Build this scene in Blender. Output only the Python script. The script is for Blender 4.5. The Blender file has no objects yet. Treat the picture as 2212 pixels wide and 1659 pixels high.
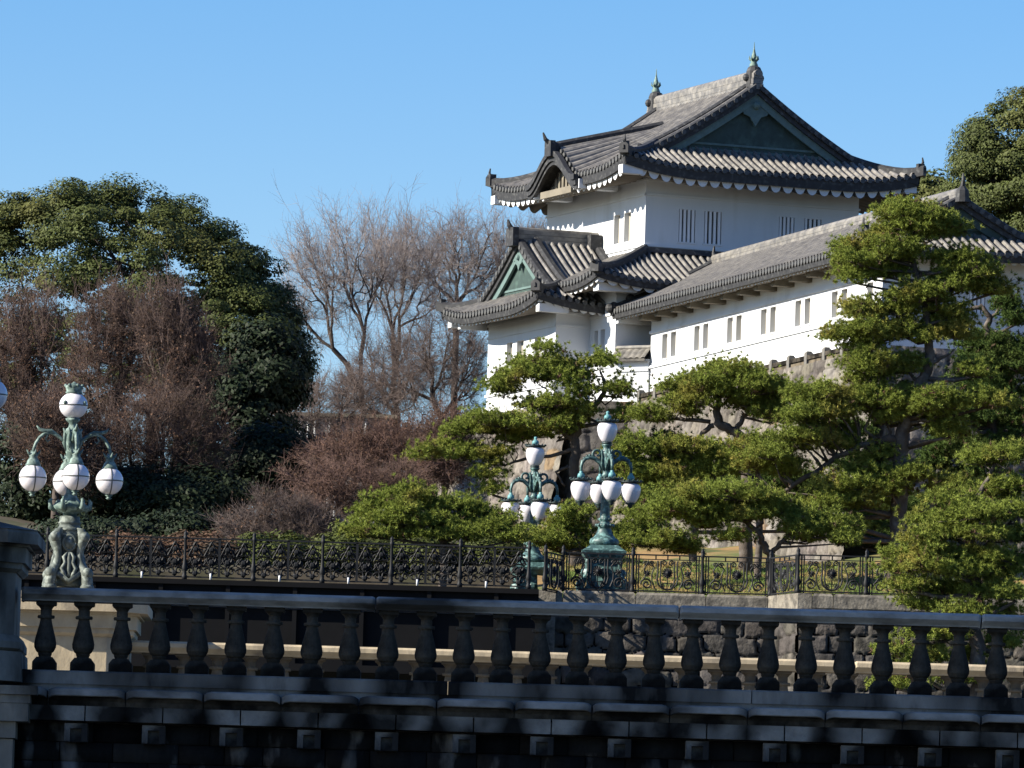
import bpy, math, random
import numpy as np
from mathutils import Vector, Matrix
random.seed(7); RNG = np.random.default_rng(7)
R = math.radians; PI = math.pi
scene = bpy.context.scene; COL = scene.collection

# ------------------------------------------------------------------ camera, sky, sun, exposure
F_DISP = 7960*2.16                      # focal length in units of a 2212 px wide view
PITCH = math.atan((2376-829.5)/F_DISP); ROLL = R(1.65)
FP = F_DISP/math.cos(PITCH)
cam = bpy.data.cameras.new('camera'); cam.sensor_width = 36; cam.lens = 36*FP/2212
cam.clip_start = 1; cam.clip_end = 5000
camo = bpy.data.objects.new('camera', cam); COL.objects.link(camo)
camo.matrix_world = Matrix.Rotation(R(90)+PITCH, 4, 'X') @ Matrix.Rotation(ROLL, 4, 'Z')
scene.camera = camo
SUN_AZ = math.atan2(-.961, -.276); SUN_EL = R(29)
world = bpy.data.worlds.new('World'); scene.world = world; world.use_nodes = True
wn = world.node_tree; sky = wn.nodes.new('ShaderNodeTexSky'); sky.sky_type = 'NISHITA'
sky.sun_disc = False; sky.sun_elevation = SUN_EL; sky.sun_rotation = SUN_AZ
sky.air_density = 1.0; sky.dust_density = 1.1; sky.ozone_density = 3.0; sky.altitude = 300
tint = wn.nodes.new('ShaderNodeMix'); tint.data_type = 'RGBA'; tint.blend_type = 'MULTIPLY'
tint.inputs['Factor'].default_value = 1
wtc = wn.nodes.new('ShaderNodeTexCoord'); wsep = wn.nodes.new('ShaderNodeSeparateXYZ'); wn.links.new(wtc.outputs['Generated'], wsep.inputs[0])
wmr = wn.nodes.new('ShaderNodeMapRange'); wmr.interpolation_type = 'SMOOTHSTEP'; wmr.inputs[1].default_value = .07; wmr.inputs[2].default_value = .155; wn.links.new(wsep.outputs[2], wmr.inputs[0])
wmx = wn.nodes.new('ShaderNodeMix'); wmx.data_type = 'RGBA'; wmx.inputs[6].default_value = (1.08, 1.22, 1.38, 1); wmx.inputs[7].default_value = (.60, .945, 1.28, 1)   # paler air low down
wn.links.new(wmr.outputs[0], wmx.inputs['Factor']); 
wm2 = wn.nodes.new('ShaderNodeMapRange'); wm2.inputs[1].default_value = .16; wm2.inputs[2].default_value = .4; wn.links.new(wsep.outputs[2], wm2.inputs[0])
wx2 = wn.nodes.new('ShaderNodeMix'); wx2.data_type = 'RGBA'; wx2.inputs[7].default_value = (.46, .80, 1.36, 1); wn.links.new(wm2.outputs[0], wx2.inputs['Factor'])   # deeper blue overhead
wn.links.new(wmx.outputs[2], wx2.inputs[6]); wn.links.new(wx2.outputs[2], tint.inputs[7])
wn.links.new(sky.outputs[0], tint.inputs[6]); wn.links.new(tint.outputs[2], wn.nodes['Background'].inputs[0])
wn.nodes['Background'].inputs[1].default_value = 0.052
sun = bpy.data.lights.new('sun', 'SUN'); sun.energy = 4.8; sun.angle = R(.5); sun.color = (1, .93, .80)
suno = bpy.data.objects.new('sun', sun); COL.objects.link(suno); suno.location = (-60, -20, 60)
sdir = Vector((-.961*math.cos(SUN_EL), -.276*math.cos(SUN_EL), math.sin(SUN_EL)))
suno.rotation_euler = sdir.to_track_quat('Z', 'Y').to_euler()
scene.view_settings.view_transform = 'Standard'; scene.view_settings.look = 'None'
scene.view_settings.exposure = 1.45; scene.view_settings.gamma = 1

# ------------------------------------------------------------------ measuring: a sight line to a point at a given distance
_c, _s = math.cos(ROLL), math.sin(ROLL)
FW = np.array([0, math.cos(PITCH), math.sin(PITCH)]); UP = np.array([0, -math.sin(PITCH), math.cos(PITCH)])
def ray(px, py):
    x, y = px-1106, 829.5-py
    return FW*FP + np.array([1., 0, 0])*(x*_c-y*_s) + UP*(x*_s+y*_c)
def W(px, py, D):
    d = ray(px, py); return d*(D/d[1])
def msc(D): return D/F_DISP

# ------------------------------------------------------------------ materials
def mat(name, col, rough=.8, var=.15, scale=3., col2=None, thr=(.45, .6), scale2=None, bump=0., island=0., tone=False,
        spec=.3, stretch=None, trans=0., joint=None):
    col = tuple(c*.7 for c in col); col2 = col2 and tuple(c*.7 for c in col2)
    m = bpy.data.materials.new(name); m.use_nodes = True; nt = m.node_tree; N = nt.nodes; L = nt.links
    b = N['Principled BSDF']; b.inputs['Roughness'].default_value = rough
    b.inputs['Specular IOR Level'].default_value = spec
    tc = N.new('ShaderNodeTexCoord'); vec = tc.outputs['Object']
    if stretch:
        mp = N.new('ShaderNodeMapping'); mp.inputs['Scale'].default_value = stretch; L.new(vec, mp.inputs[0]); vec = mp.outputs[0]
    nz = N.new('ShaderNodeTexNoise'); nz.inputs['Scale'].default_value = scale; nz.inputs['Detail'].default_value = 6
    nz.inputs['Roughness'].default_value = .65
    L.new(vec, nz.inputs['Vector'])
    mr = N.new('ShaderNodeMapRange'); mr.inputs[1].default_value = .25; mr.inputs[2].default_value = .75
    mr.inputs[3].default_value = 1-var; mr.inputs[4].default_value = 1+var; L.new(nz.outputs[0], mr.inputs[0])
    base = None
    if col2 is not None:
        n2 = N.new('ShaderNodeTexNoise'); n2.inputs['Scale'].default_value = scale2 or scale*.4; n2.inputs['Detail'].default_value = 5
        L.new(vec, n2.inputs['Vector'])
        rp = N.new('ShaderNodeMapRange'); rp.inputs[1].default_value = thr[0]; rp.inputs[2].default_value = thr[1]
        L.new(n2.outputs[0], rp.inputs[0])
        mx = N.new('ShaderNodeMix'); mx.data_type = 'RGBA'; mx.inputs[6].default_value = (*col, 1); mx.inputs[7].default_value = (*col2, 1)
        L.new(rp.outputs[0], mx.inputs['Factor']); base = mx.outputs[2]
    val = mr.outputs[0]
    if island:
        g = N.new('ShaderNodeNewGeometry'); ir = N.new('ShaderNodeMapRange'); ir.inputs[3].default_value = 1-island; ir.inputs[4].default_value = 1+island
        L.new(g.outputs['Random Per Island'], ir.inputs[0])
        mu = N.new('ShaderNodeMath'); mu.operation = 'MULTIPLY'; L.new(val, mu.inputs[0]); L.new(ir.outputs[0], mu.inputs[1]); val = mu.outputs[0]
    vm = N.new('ShaderNodeVectorMath'); vm.operation = 'SCALE'
    if base is not None: L.new(base, vm.inputs[0])
    else: vm.inputs[0].default_value = col
    L.new(val, vm.inputs['Scale']); out = vm.outputs[0]
    if tone:
        at = N.new('ShaderNodeAttribute'); at.attribute_name = 'tone'
        v2 = N.new('ShaderNodeVectorMath'); v2.operation = 'MULTIPLY'; L.new(out, v2.inputs[0]); L.new(at.outputs['Color'], v2.inputs[1]); out = v2.outputs[0]
    if joint:                                            # dark run-off fans below each joint of the stones
        def mth(op, a, c=None, d=None):
            q = N.new('ShaderNodeMath'); q.operation = op
            for i, v in enumerate((a, c, d)):
                if v is None: continue
                if isinstance(v, (int, float)): q.inputs[i].default_value = v
                else: L.new(v, q.inputs[i])
            return q.outputs[0]
        x0, per, zt = joint; sp = N.new('ShaderNodeSeparateXYZ'); L.new(tc.outputs['Object'], sp.inputs[0])
        fr = mth('FRACT', mth('DIVIDE', mth('SUBTRACT', sp.outputs[0], x0-per/2), per)); dd = mth('MULTIPLY', mth('ABSOLUTE', mth('SUBTRACT', fr, .5)), per)
        n3 = N.new('ShaderNodeTexNoise'); n3.inputs['Scale'].default_value = 1.1; n3.inputs['Detail'].default_value = 5; L.new(tc.outputs['Object'], n3.inputs['Vector'])
        wd = mth('MULTIPLY', mth('ADD', mth('MULTIPLY', mth('SUBTRACT', zt, sp.outputs[2]), .30), .02), mth('MULTIPLY', mth('SUBTRACT', n3.outputs[0], .28), 5.5))
        mk = N.new('ShaderNodeMapRange'); L.new(mth('SUBTRACT', dd, wd), mk.inputs[0]); mk.inputs[1].default_value = -.09; mk.inputs[2].default_value = .14; mk.inputs[3].default_value = .06; mk.inputs[4].default_value = 1
        v3 = N.new('ShaderNodeVectorMath'); v3.operation = 'SCALE'; L.new(out, v3.inputs[0]); L.new(mk.outputs[0], v3.inputs['Scale']); out = v3.outputs[0]
    L.new(out, b.inputs['Base Color'])
    if bump:
        bp = N.new('ShaderNodeBump'); bp.inputs['Strength'].default_value = bump; bp.inputs['Distance'].default_value = .05
        L.new(nz.outputs[0], bp.inputs['Height']); L.new(bp.outputs[0], b.inputs['Normal'])
    if trans:
        tr = N.new('ShaderNodeBsdfTranslucent'); L.new(out, tr.inputs['Color'])
        ms = N.new('ShaderNodeMixShader'); ms.inputs[0].default_value = trans
        L.new(b.outputs[0], ms.inputs[1]); L.new(tr.outputs[0], ms.inputs[2]); L.new(ms.outputs[0], N['Material Output'].inputs[0])
    return m
M = dict(
    plaster=mat('plaster', (.77, .785, .80), .9, .05, 1.2, (.60, .595, .57), (.56, .80), .9, stretch=(1, 1, .22)),
    plaster_aged_shade=mat('plaster_aged_shade', (.24, .21, .16), .9, .1, 2, (.17, .15, .115), (.5, .7), 1.2),  # beige plaster, darkened for the shade under the bulging eave
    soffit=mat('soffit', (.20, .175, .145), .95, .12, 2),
    shutter=mat('shutter', (.40, .37, .31), .9, .05, 2),
    bar=mat('bar', (.95, .95, .97), .8, .04, 2),
    void=mat('void', (.02, .02, .022), .9, .1, 2),
    tile=mat('tile', (.145, .136, .126), .5, .35, 2.2, (.25, .23, .20), (.40, .62), 4., spec=.5),
    tile_dark=mat('tile_dark', (.036, .036, .038), .65, .4, 5, (.10, .10, .097), (.54, .7), 6., spec=.3),  # near-black tile; on eave edges their shade is put into the colour
    tile_end=mat('tile_end', (.10, .10, .098), .7, .3, 6),
    copper=mat('copper', (.042, .072, .064), .7, .25, 4, (.065, .11, .092), (.5, .7), 2.),
    copper_light=mat('copper_light', (.125, .19, .178), .7, .25, 4),
    verdigris=mat('verdigris', (.13, .20, .165), .6, .3, 8, (.22, .31, .27), (.5, .65), 10),
    lamp_grey=mat('lamp_grey', (.10, .118, .104), .65, .3, 9, (.24, .27, .24), (.50, .64), 14, spec=.3),
    lamp_patina=mat('lamp_patina', (.10, .15, .132), .6, .3, 9, (.25, .34, .30), (.48, .62), 14, spec=.3),
    lamp_teal=mat('lamp_teal', (.045, .092, .088), .5, .3, 8, (.17, .31, .285), (.50, .66), 9, spec=.4),
    lamp_cap=mat('lamp_cap', (.13, .32, .33), .5, .2, 6),
    lamp_dark=mat('lamp_dark', (.03, .05, .05), .5, .2, 6),
    opal=mat('opal', (.83, .79, .82), .12, .02, 3, spec=.5),
    band=mat('band', (.10, .105, .10), .5, .1, 5),
    girder=mat('girder', (.008, .008, .009), .9, .2, 2, spec=.1),
    iron=mat('iron', (.014, .0145, .016), .6, .2, 6, spec=.2),
    granite=mat('granite', (.27, .248, .215), .85, .4, 6, (.016, .0148, .0132), (.42, .60), 1.5, bump=.5, spec=.06, stretch=(1, 1, .38)),
    granite_top=mat('granite_top', (.40, .385, .355), .7, .3, 7, (.055, .052, .047), (.47, .62), 1.3, bump=.3, spec=.1, stretch=(.6, 1, 1)),
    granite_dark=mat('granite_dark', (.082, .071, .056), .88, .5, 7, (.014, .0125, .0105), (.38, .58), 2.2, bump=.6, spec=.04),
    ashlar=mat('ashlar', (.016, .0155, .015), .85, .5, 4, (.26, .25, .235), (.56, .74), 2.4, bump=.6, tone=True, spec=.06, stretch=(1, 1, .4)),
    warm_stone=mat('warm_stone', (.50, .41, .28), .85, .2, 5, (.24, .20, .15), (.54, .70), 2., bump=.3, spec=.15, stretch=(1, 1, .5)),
    deck=mat('deck', (.25, .24, .22), .9, .2, 2),
    rubble=mat('rubble', (.12, .108, .095), .88, .4, 6, (.045, .042, .038), (.48, .62), 3., bump=.9, tone=True, spec=.08),
    castle_stone=mat('castle_stone', (.20, .18, .155), .9, .35, 5, (.11, .098, .088), (.48, .62), 2.2, bump=.9, tone=True, spec=.1),
    coping=mat('coping', (.24, .215, .175), .9, .4, 7, (.13, .118, .10), (.48, .62), 3., bump=.7, spec=.1),
    bark=mat('bark', (.095, .075, .06), .9, .35, 5, (.17, .15, .13), (.52, .7), 3, bump=.8),
    bark_bare=mat('bark_bare', (.085, .066, .055), .9, .3, 3),
    twig=mat('twig', (.19, .15, .135), .95, .35, .35, (.12, .09, .078), (.42, .62), .22, island=.4, spec=.05),
    twig_pale=mat('twig_pale', (.34, .29, .27), .95, .3, .35, (.22, .175, .155), (.45, .65), .22, island=.35, spec=.05),
    fence_stone=mat('fence_stone', (.17, .16, .142), .9, .3, 6),
    cornice_stone=mat('cornice_stone', (.36, .345, .32), .75, .3, 7, (.10, .095, .088), (.50, .66), 1.3, bump=.3, spec=.1, stretch=(.6, 1, 1), joint=(-14.1+.185, .937, 4.83)),
    frieze_stone=mat('frieze_stone', (.27, .255, .23), .85, .4, 6, (.03, .028, .025), (.44, .60), 1.5, bump=.5, spec=.06, joint=(-14.1+.185, .937, 4.83)),
    pier_stone=mat('pier_stone', (.25, .228, .19), .85, .3, 5, (.04, .037, .032), (.46, .64), 1.1, bump=.4, spec=.08, stretch=(1, 1, .5)),
    twig_dark=mat('twig_dark', (.185, .135, .118), .95, .35, .35, (.085, .06, .052), (.42, .62), .16, island=.4, spec=.05),
    corbel_stone=mat('corbel_stone', (.21, .20, .185), .85, .35, 6, (.03, .029, .028), (.44, .6), 2.5, bump=.4, spec=.08),
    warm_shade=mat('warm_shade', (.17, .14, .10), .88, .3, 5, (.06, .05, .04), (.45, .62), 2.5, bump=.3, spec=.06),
    twig_red=mat('twig_red', (.235, .15, .125), .95, .35, .35, (.15, .105, .088), (.42, .62), .22, island=.4, spec=.05),
    leaf_dead=mat('leaf_dead', (.15, .088, .06), .9, .35, .45, (.085, .066, .045), (.42, .6), .25, island=.45, trans=.15, spec=.05),
    needle=mat('needle', (.245, .295, .056), .75, .3, .8, (.37, .31, .075), (.54, .74), .7, island=.4, trans=.22, spec=.1),
    needle_deep=mat('needle_deep', (.09, .14, .032), .75, .3, .8, (.12, .15, .035), (.5, .7), .5, island=.4, trans=.1, spec=.1),  # darker copy of the needles, with the pines' inner shade in its colour
    leaf=mat('leaf', (.072, .088, .022), .65, .25, .5, (.115, .115, .03), (.52, .72), .28, island=.35, trans=.08, spec=.15),
    leaf_dark=mat('leaf_dark', (.016, .026, .010), .65, .3, .5, (.026, .034, .011), (.5, .7), .3, island=.4, spec=.15),  # colour lowered to near black for the shrubs' side away from the sun
    leaf_gold=mat('leaf_gold', (.07, .085, .02), .6, .3, .5, (.11, .08, .035), (.5, .7), .35, island=.4, trans=.1, spec=.1),
    dry_grass=mat('dry_grass', (.30, .185, .07), .95, .3, 1.5, (.12, .14, .035), (.45, .62), .35, bump=.6),
    bank=mat('bank', (.075, .06, .04), .95, .4, 1.5, (.05, .055, .02), (.45, .6), .3, bump=.6),
    blades=mat('blades', (.13, .19, .035), .8, .3, .7, (.30, .20, .07), (.5, .62), .35, island=.3),
    gravel=mat('gravel', (.10, .10, .08), .95, .2, 8),
    water=mat('water', (.02, .03, .025), .05, .1, .3, spec=.5),
    concrete=mat('concrete', (.26, .255, .25), .85, .12, 1.5),
    white_paint=mat('white_paint', (.8, .8, .8), .5, .02, 2),
)

# ------------------------------------------------------------------ mesh helpers
class MB:
    """collects shapes, then links them as ONE mesh object"""
    def __init__(s): s.v = []; s.f = []; s.n = 0
    def add(s, vs, fs):
        o = s.n; vs = [tuple(map(float, q)) for q in vs]; s.v += vs; s.f += [tuple(i+o for i in f) for f in fs]; s.n += len(vs); return s
    def box(s, x0, x1, y0, y1, z0, z1):
        return s.add([(x0,y0,z0),(x1,y0,z0),(x1,y1,z0),(x0,y1,z0),(x0,y0,z1),(x1,y0,z1),(x1,y1,z1),(x0,y1,z1)],
                     [(0,3,2,1),(4,5,6,7),(0,1,5,4),(1,2,6,5),(2,3,7,6),(3,0,4,7)])
    def loft(s, rings, closed=True, caps=True):
        n = len(rings[0]); vs = [p for r in rings for p in r]; fs = []
        for k in range(len(rings)-1):
            for i in range(n if closed else n-1):
                j = (i+1) % n; fs.append((k*n+i, k*n+j, (k+1)*n+j, (k+1)*n+i))
        if caps and closed: fs += [tuple(range(n-1, -1, -1)), tuple((len(rings)-1)*n+i for i in range(n))]
        return s.add(vs, fs)
    def lathe(s, prof, c=(0, 0, 0), n=16, lobes=0, amp=0., rot=0.):
        rings = []
        for r, z in prof:
            rings.append([(c[0]+r*(1+amp*math.cos(lobes*t))*math.cos(t+rot), c[1]+r*(1+amp*math.cos(lobes*t))*math.sin(t+rot), c[2]+z)
                          for t in [2*PI*i/n for i in range(n)]])
        return s.loft(rings)
    def tube(s, pts, rad, n=6, flat=None):
        pts = [Vector(p) for p in pts]; m = len(pts)
        rad = list(rad) if hasattr(rad, '__len__') else [rad]*m
        rings = []; prev = None
        for i in range(m):
            d = (pts[min(i+1, m-1)]-pts[max(i-1, 0)]); d = d.normalized() if d.length > 1e-9 else Vector((0, 0, 1))
            if prev is None: a = d.cross(Vector((0, 0, 1)) if abs(d.z) < .9 else Vector((1, 0, 0))).normalized()
            else: a = (prev-d*prev.dot(d)); a = a.normalized() if a.length > 1e-6 else d.orthogonal().normalized()
            b = d.cross(a); prev = a
            rings.append([pts[i]+(a*math.cos(2*PI*k/n)+b*math.sin(2*PI*k/n))*rad[i] for k in range(n)])
        return s.loft(rings)
    def prism(s, poly, vec):
        n = len(poly); v = Vector(vec); a = [Vector(p) for p in poly]
        return s.loft([a, [p+v for p in a]])
    def grid(s, P, flip=False):
        P = np.asarray(P, float); a, b = P.shape[:2]; o = s.n
        s.v += [tuple(q) for q in P.reshape(-1, 3)]; s.n += a*b
        for i in range(a-1):
            for j in range(b-1):
                f = (o+i*b+j, o+i*b+j+1, o+(i+1)*b+j+1, o+(i+1)*b+j); s.f.append(f[::-1] if flip else f)
        return s
    def sphere(s, c, r, nu=20, nv=12, sz=1.):
        return s.lathe([(max(1e-4, r*math.sin(PI*k/nv)), -r*sz*math.cos(PI*k/nv)) for k in range(nv+1)], c, nu)
    def each(s, name, m, parent=None, off=(0, 0, 0)):
        """every separate piece collected here becomes an object of its own"""
        up = list(range(s.n))
        def root_of(i):
            while up[i] != i: up[i] = up[up[i]]; i = up[i]
            return i
        for f in s.f:
            for q in f[1:]: up[root_of(q)] = root_of(f[0])
        for r_ in sorted({root_of(i) for i in range(s.n)}):
            b = MB(); ids = [i for i in range(s.n) if root_of(i) == r_]; mp = {i: k for k, i in enumerate(ids)}
            b.add([s.v[i] for i in ids], [tuple(mp[q] for q in f) for f in s.f if f[0] in mp]); b.build(name, m, parent, off)
    def build(s, name, m, parent=None, off=(0, 0, 0), smooth=False, loc=None):
        me = bpy.data.meshes.new(name)
        me.from_pydata([(x-off[0], y-off[1], z-off[2]) for x, y, z in s.v], [], s.f); me.update()
        import bmesh
        bm = bmesh.new(); bm.from_mesh(me); bmesh.ops.recalc_face_normals(bm, faces=bm.faces); bm.to_mesh(me); bm.free()
        me.materials.append(m if not isinstance(m, str) else M[m])
        if smooth: me.polygons.foreach_set('use_smooth', [True]*len(me.polygons))
        o = bpy.data.objects.new(name, me); COL.objects.link(o)
        if parent is not None: o.parent = parent
        if loc is not None: o.location = loc
        return o
def raw(name, V, Fc, m, parent=None, tone=None, smooth=False):
    """a mesh object straight from numpy arrays; every face has the same corner count"""
    V = np.asarray(V, np.float32); Fc = np.asarray(Fc, np.int32); k = Fc.shape[1]
    me = bpy.data.meshes.new(name); me.vertices.add(len(V)); me.vertices.foreach_set('co', V.ravel())
    me.loops.add(Fc.size); me.loops.foreach_set('vertex_index', Fc.ravel())
    me.polygons.add(len(Fc)); me.polygons.foreach_set('loop_start', np.arange(0, Fc.size, k, dtype=np.int32))
    if smooth: me.polygons.foreach_set('use_smooth', np.ones(len(Fc), bool))
    me.update(calc_edges=True)
    if tone is not None:
        a = me.color_attributes.new('tone', 'FLOAT_COLOR', 'POINT')
        a.data.foreach_set('color', np.concatenate([tone, np.ones((len(V), 1))], 1).astype(np.float32).ravel())
    me.materials.append(M[m] if isinstance(m, str) else m)
    o = bpy.data.objects.new(name, me); COL.objects.link(o)
    if parent is not None: o.parent = parent
    return o
def tag(o, label=None, cat=None, group=None, kind=None):
    for k, v in (('label', label), ('category', cat), ('group', group), ('kind', kind)):
        if v: o[k] = v
    return o
def thing(name, loc, label, cat, group=None, rz=0.):
    o = bpy.data.objects.new(name, None); COL.objects.link(o); o.empty_display_size = .2
    o.location = loc; o.rotation_euler = (0, 0, rz); return tag(o, label, cat, group)
KIDS = {}
def dup(o, parent=None):
    c = o.copy(); COL.objects.link(c)
    if parent is not None: c.parent = parent
    for ch in [x for x in bpy.data.objects if x.parent == o]: dup(ch, c)
    return c

# ------------------------------------------------------------------ setting: ground, water, hillside
def terrain(x, y):
    x = np.asarray(x, float); y = np.asarray(y, float)
    base = 14.55 + np.clip(y-231, 0, 64)*.105 + np.clip(y-295, 0, 60)*.03
    n = .18*np.sin(x*.9+y*.31)+.14*np.sin(x*.37-y*.53+1.3)
    return base + n*np.clip((y-233)/8, 0, 1)
tag(MB().add([(-3000,-3000,-3.2),(3000,-3000,-3.2),(3000,4000,-3.2),(-3000,4000,-3.2)], [(0,1,2,3)]).build('ground', 'gravel'), kind='structure')
tag(MB().add([(-300,40,-3.1),(300,40,-3.1),(300,228,-3.1),(-300,228,-3.1)], [(0,1,2,3)]).build('moat_water', 'water'), kind='structure')
def sheet(name, x0, x1, y0, y1, nx, ny, m, skirt):
    X, Y = np.meshgrid(np.linspace(x0, x1, nx), np.linspace(y0, y1, ny)); Z = terrain(X, Y)
    P = np.stack([X, Y, Z], -1); b = MB().grid(P)
    edge = np.stack([P[0], P[0]*[1, 1, 0]+[0, -skirt, -3.3]], 0); b.grid(edge)
    return tag(b.build(name, m, smooth=True), kind='structure')
sheet('hillside', .95, 60, 229.9, 420, 110, 190, 'dry_grass', 0)
sheet('bank', -70, .95, 249, 420, 90, 120, 'bank', 6)

# ------------------------------------------------------------------ rough fitted stone walls (real relief, a tone per stone)
def stone_wall(name, P0, U, V, L, H, cell, res, seed, m, parent, off, relief=.09, orange=.0, joint=.10, warp=.25):
    P0, U, V = map(lambda q: np.asarray(q, float), (P0, U, V)); N = np.cross(U, V); N /= np.linalg.norm(N)
    rg = np.random.default_rng(seed); nu, nv = int(L/res)+1, int(H/res)+1
    gu, gv = np.meshgrid(np.linspace(0, L, nu), np.linspace(0, H, nv))
    su, sv = cell; pts = []
    for j in range(-1, int(H/sv)+2):
        for i in range(-1, int(L/su)+2):
            pts.append(((i+.5*(j % 2)+rg.uniform(-warp, warp)+.5)*su, (j+.5+rg.uniform(-warp, warp)*.8)*sv))
    pts = np.array(pts); D1 = np.full(gu.shape, 1e9); D2 = D1.copy(); ID = np.zeros(gu.shape, int)
    for k, (a, b) in enumerate(pts):
        d = np.maximum(np.abs(gu-a)/su, np.abs(gv-b)/sv)*.6+.4*np.hypot((gu-a)/su, (gv-b)/sv)
        n1 = d < D1; D2 = np.where(n1, D1, np.minimum(D2, d)); ID = np.where(n1, k, ID); D1 = np.where(n1, d, D1)
    e = np.clip((D2-D1)/joint, 0, 1); e = e*e*(3-2*e)
    stick = rg.uniform(-.35, .35, len(pts))[ID]
    h = relief*(e*(1+stick) + .25*e*np.clip(D2-D1, 0, .6)) + rg.normal(0, relief*.06, gu.shape)
    P = P0+gu[..., None]*U+gv[..., None]*V+h[..., None]*N - np.asarray(off)
    t = rg.uniform(.62, 1.25, len(pts)); col = np.stack([t, t*rg.uniform(.96, 1.02, len(t)), t*rg.uniform(.92, 1.04, len(t))], 1)
    wm = rg.random(len(pts)) < orange; col[wm] *= [1.25, 1.02, .74]
    tone = col[ID]*(.35+.65*e)[..., None]      # each stone's tone drops towards its joints
    idx = np.arange(nu*nv).reshape(nv, nu)
    Fc = np.stack([idx[:-1, :-1], idx[:-1, 1:], idx[1:, 1:], idx[1:, :-1]], -1).reshape(-1, 4)
    return raw(name, P.reshape(-1, 3), Fc, m, parent, tone.reshape(-1, 3))

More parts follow.
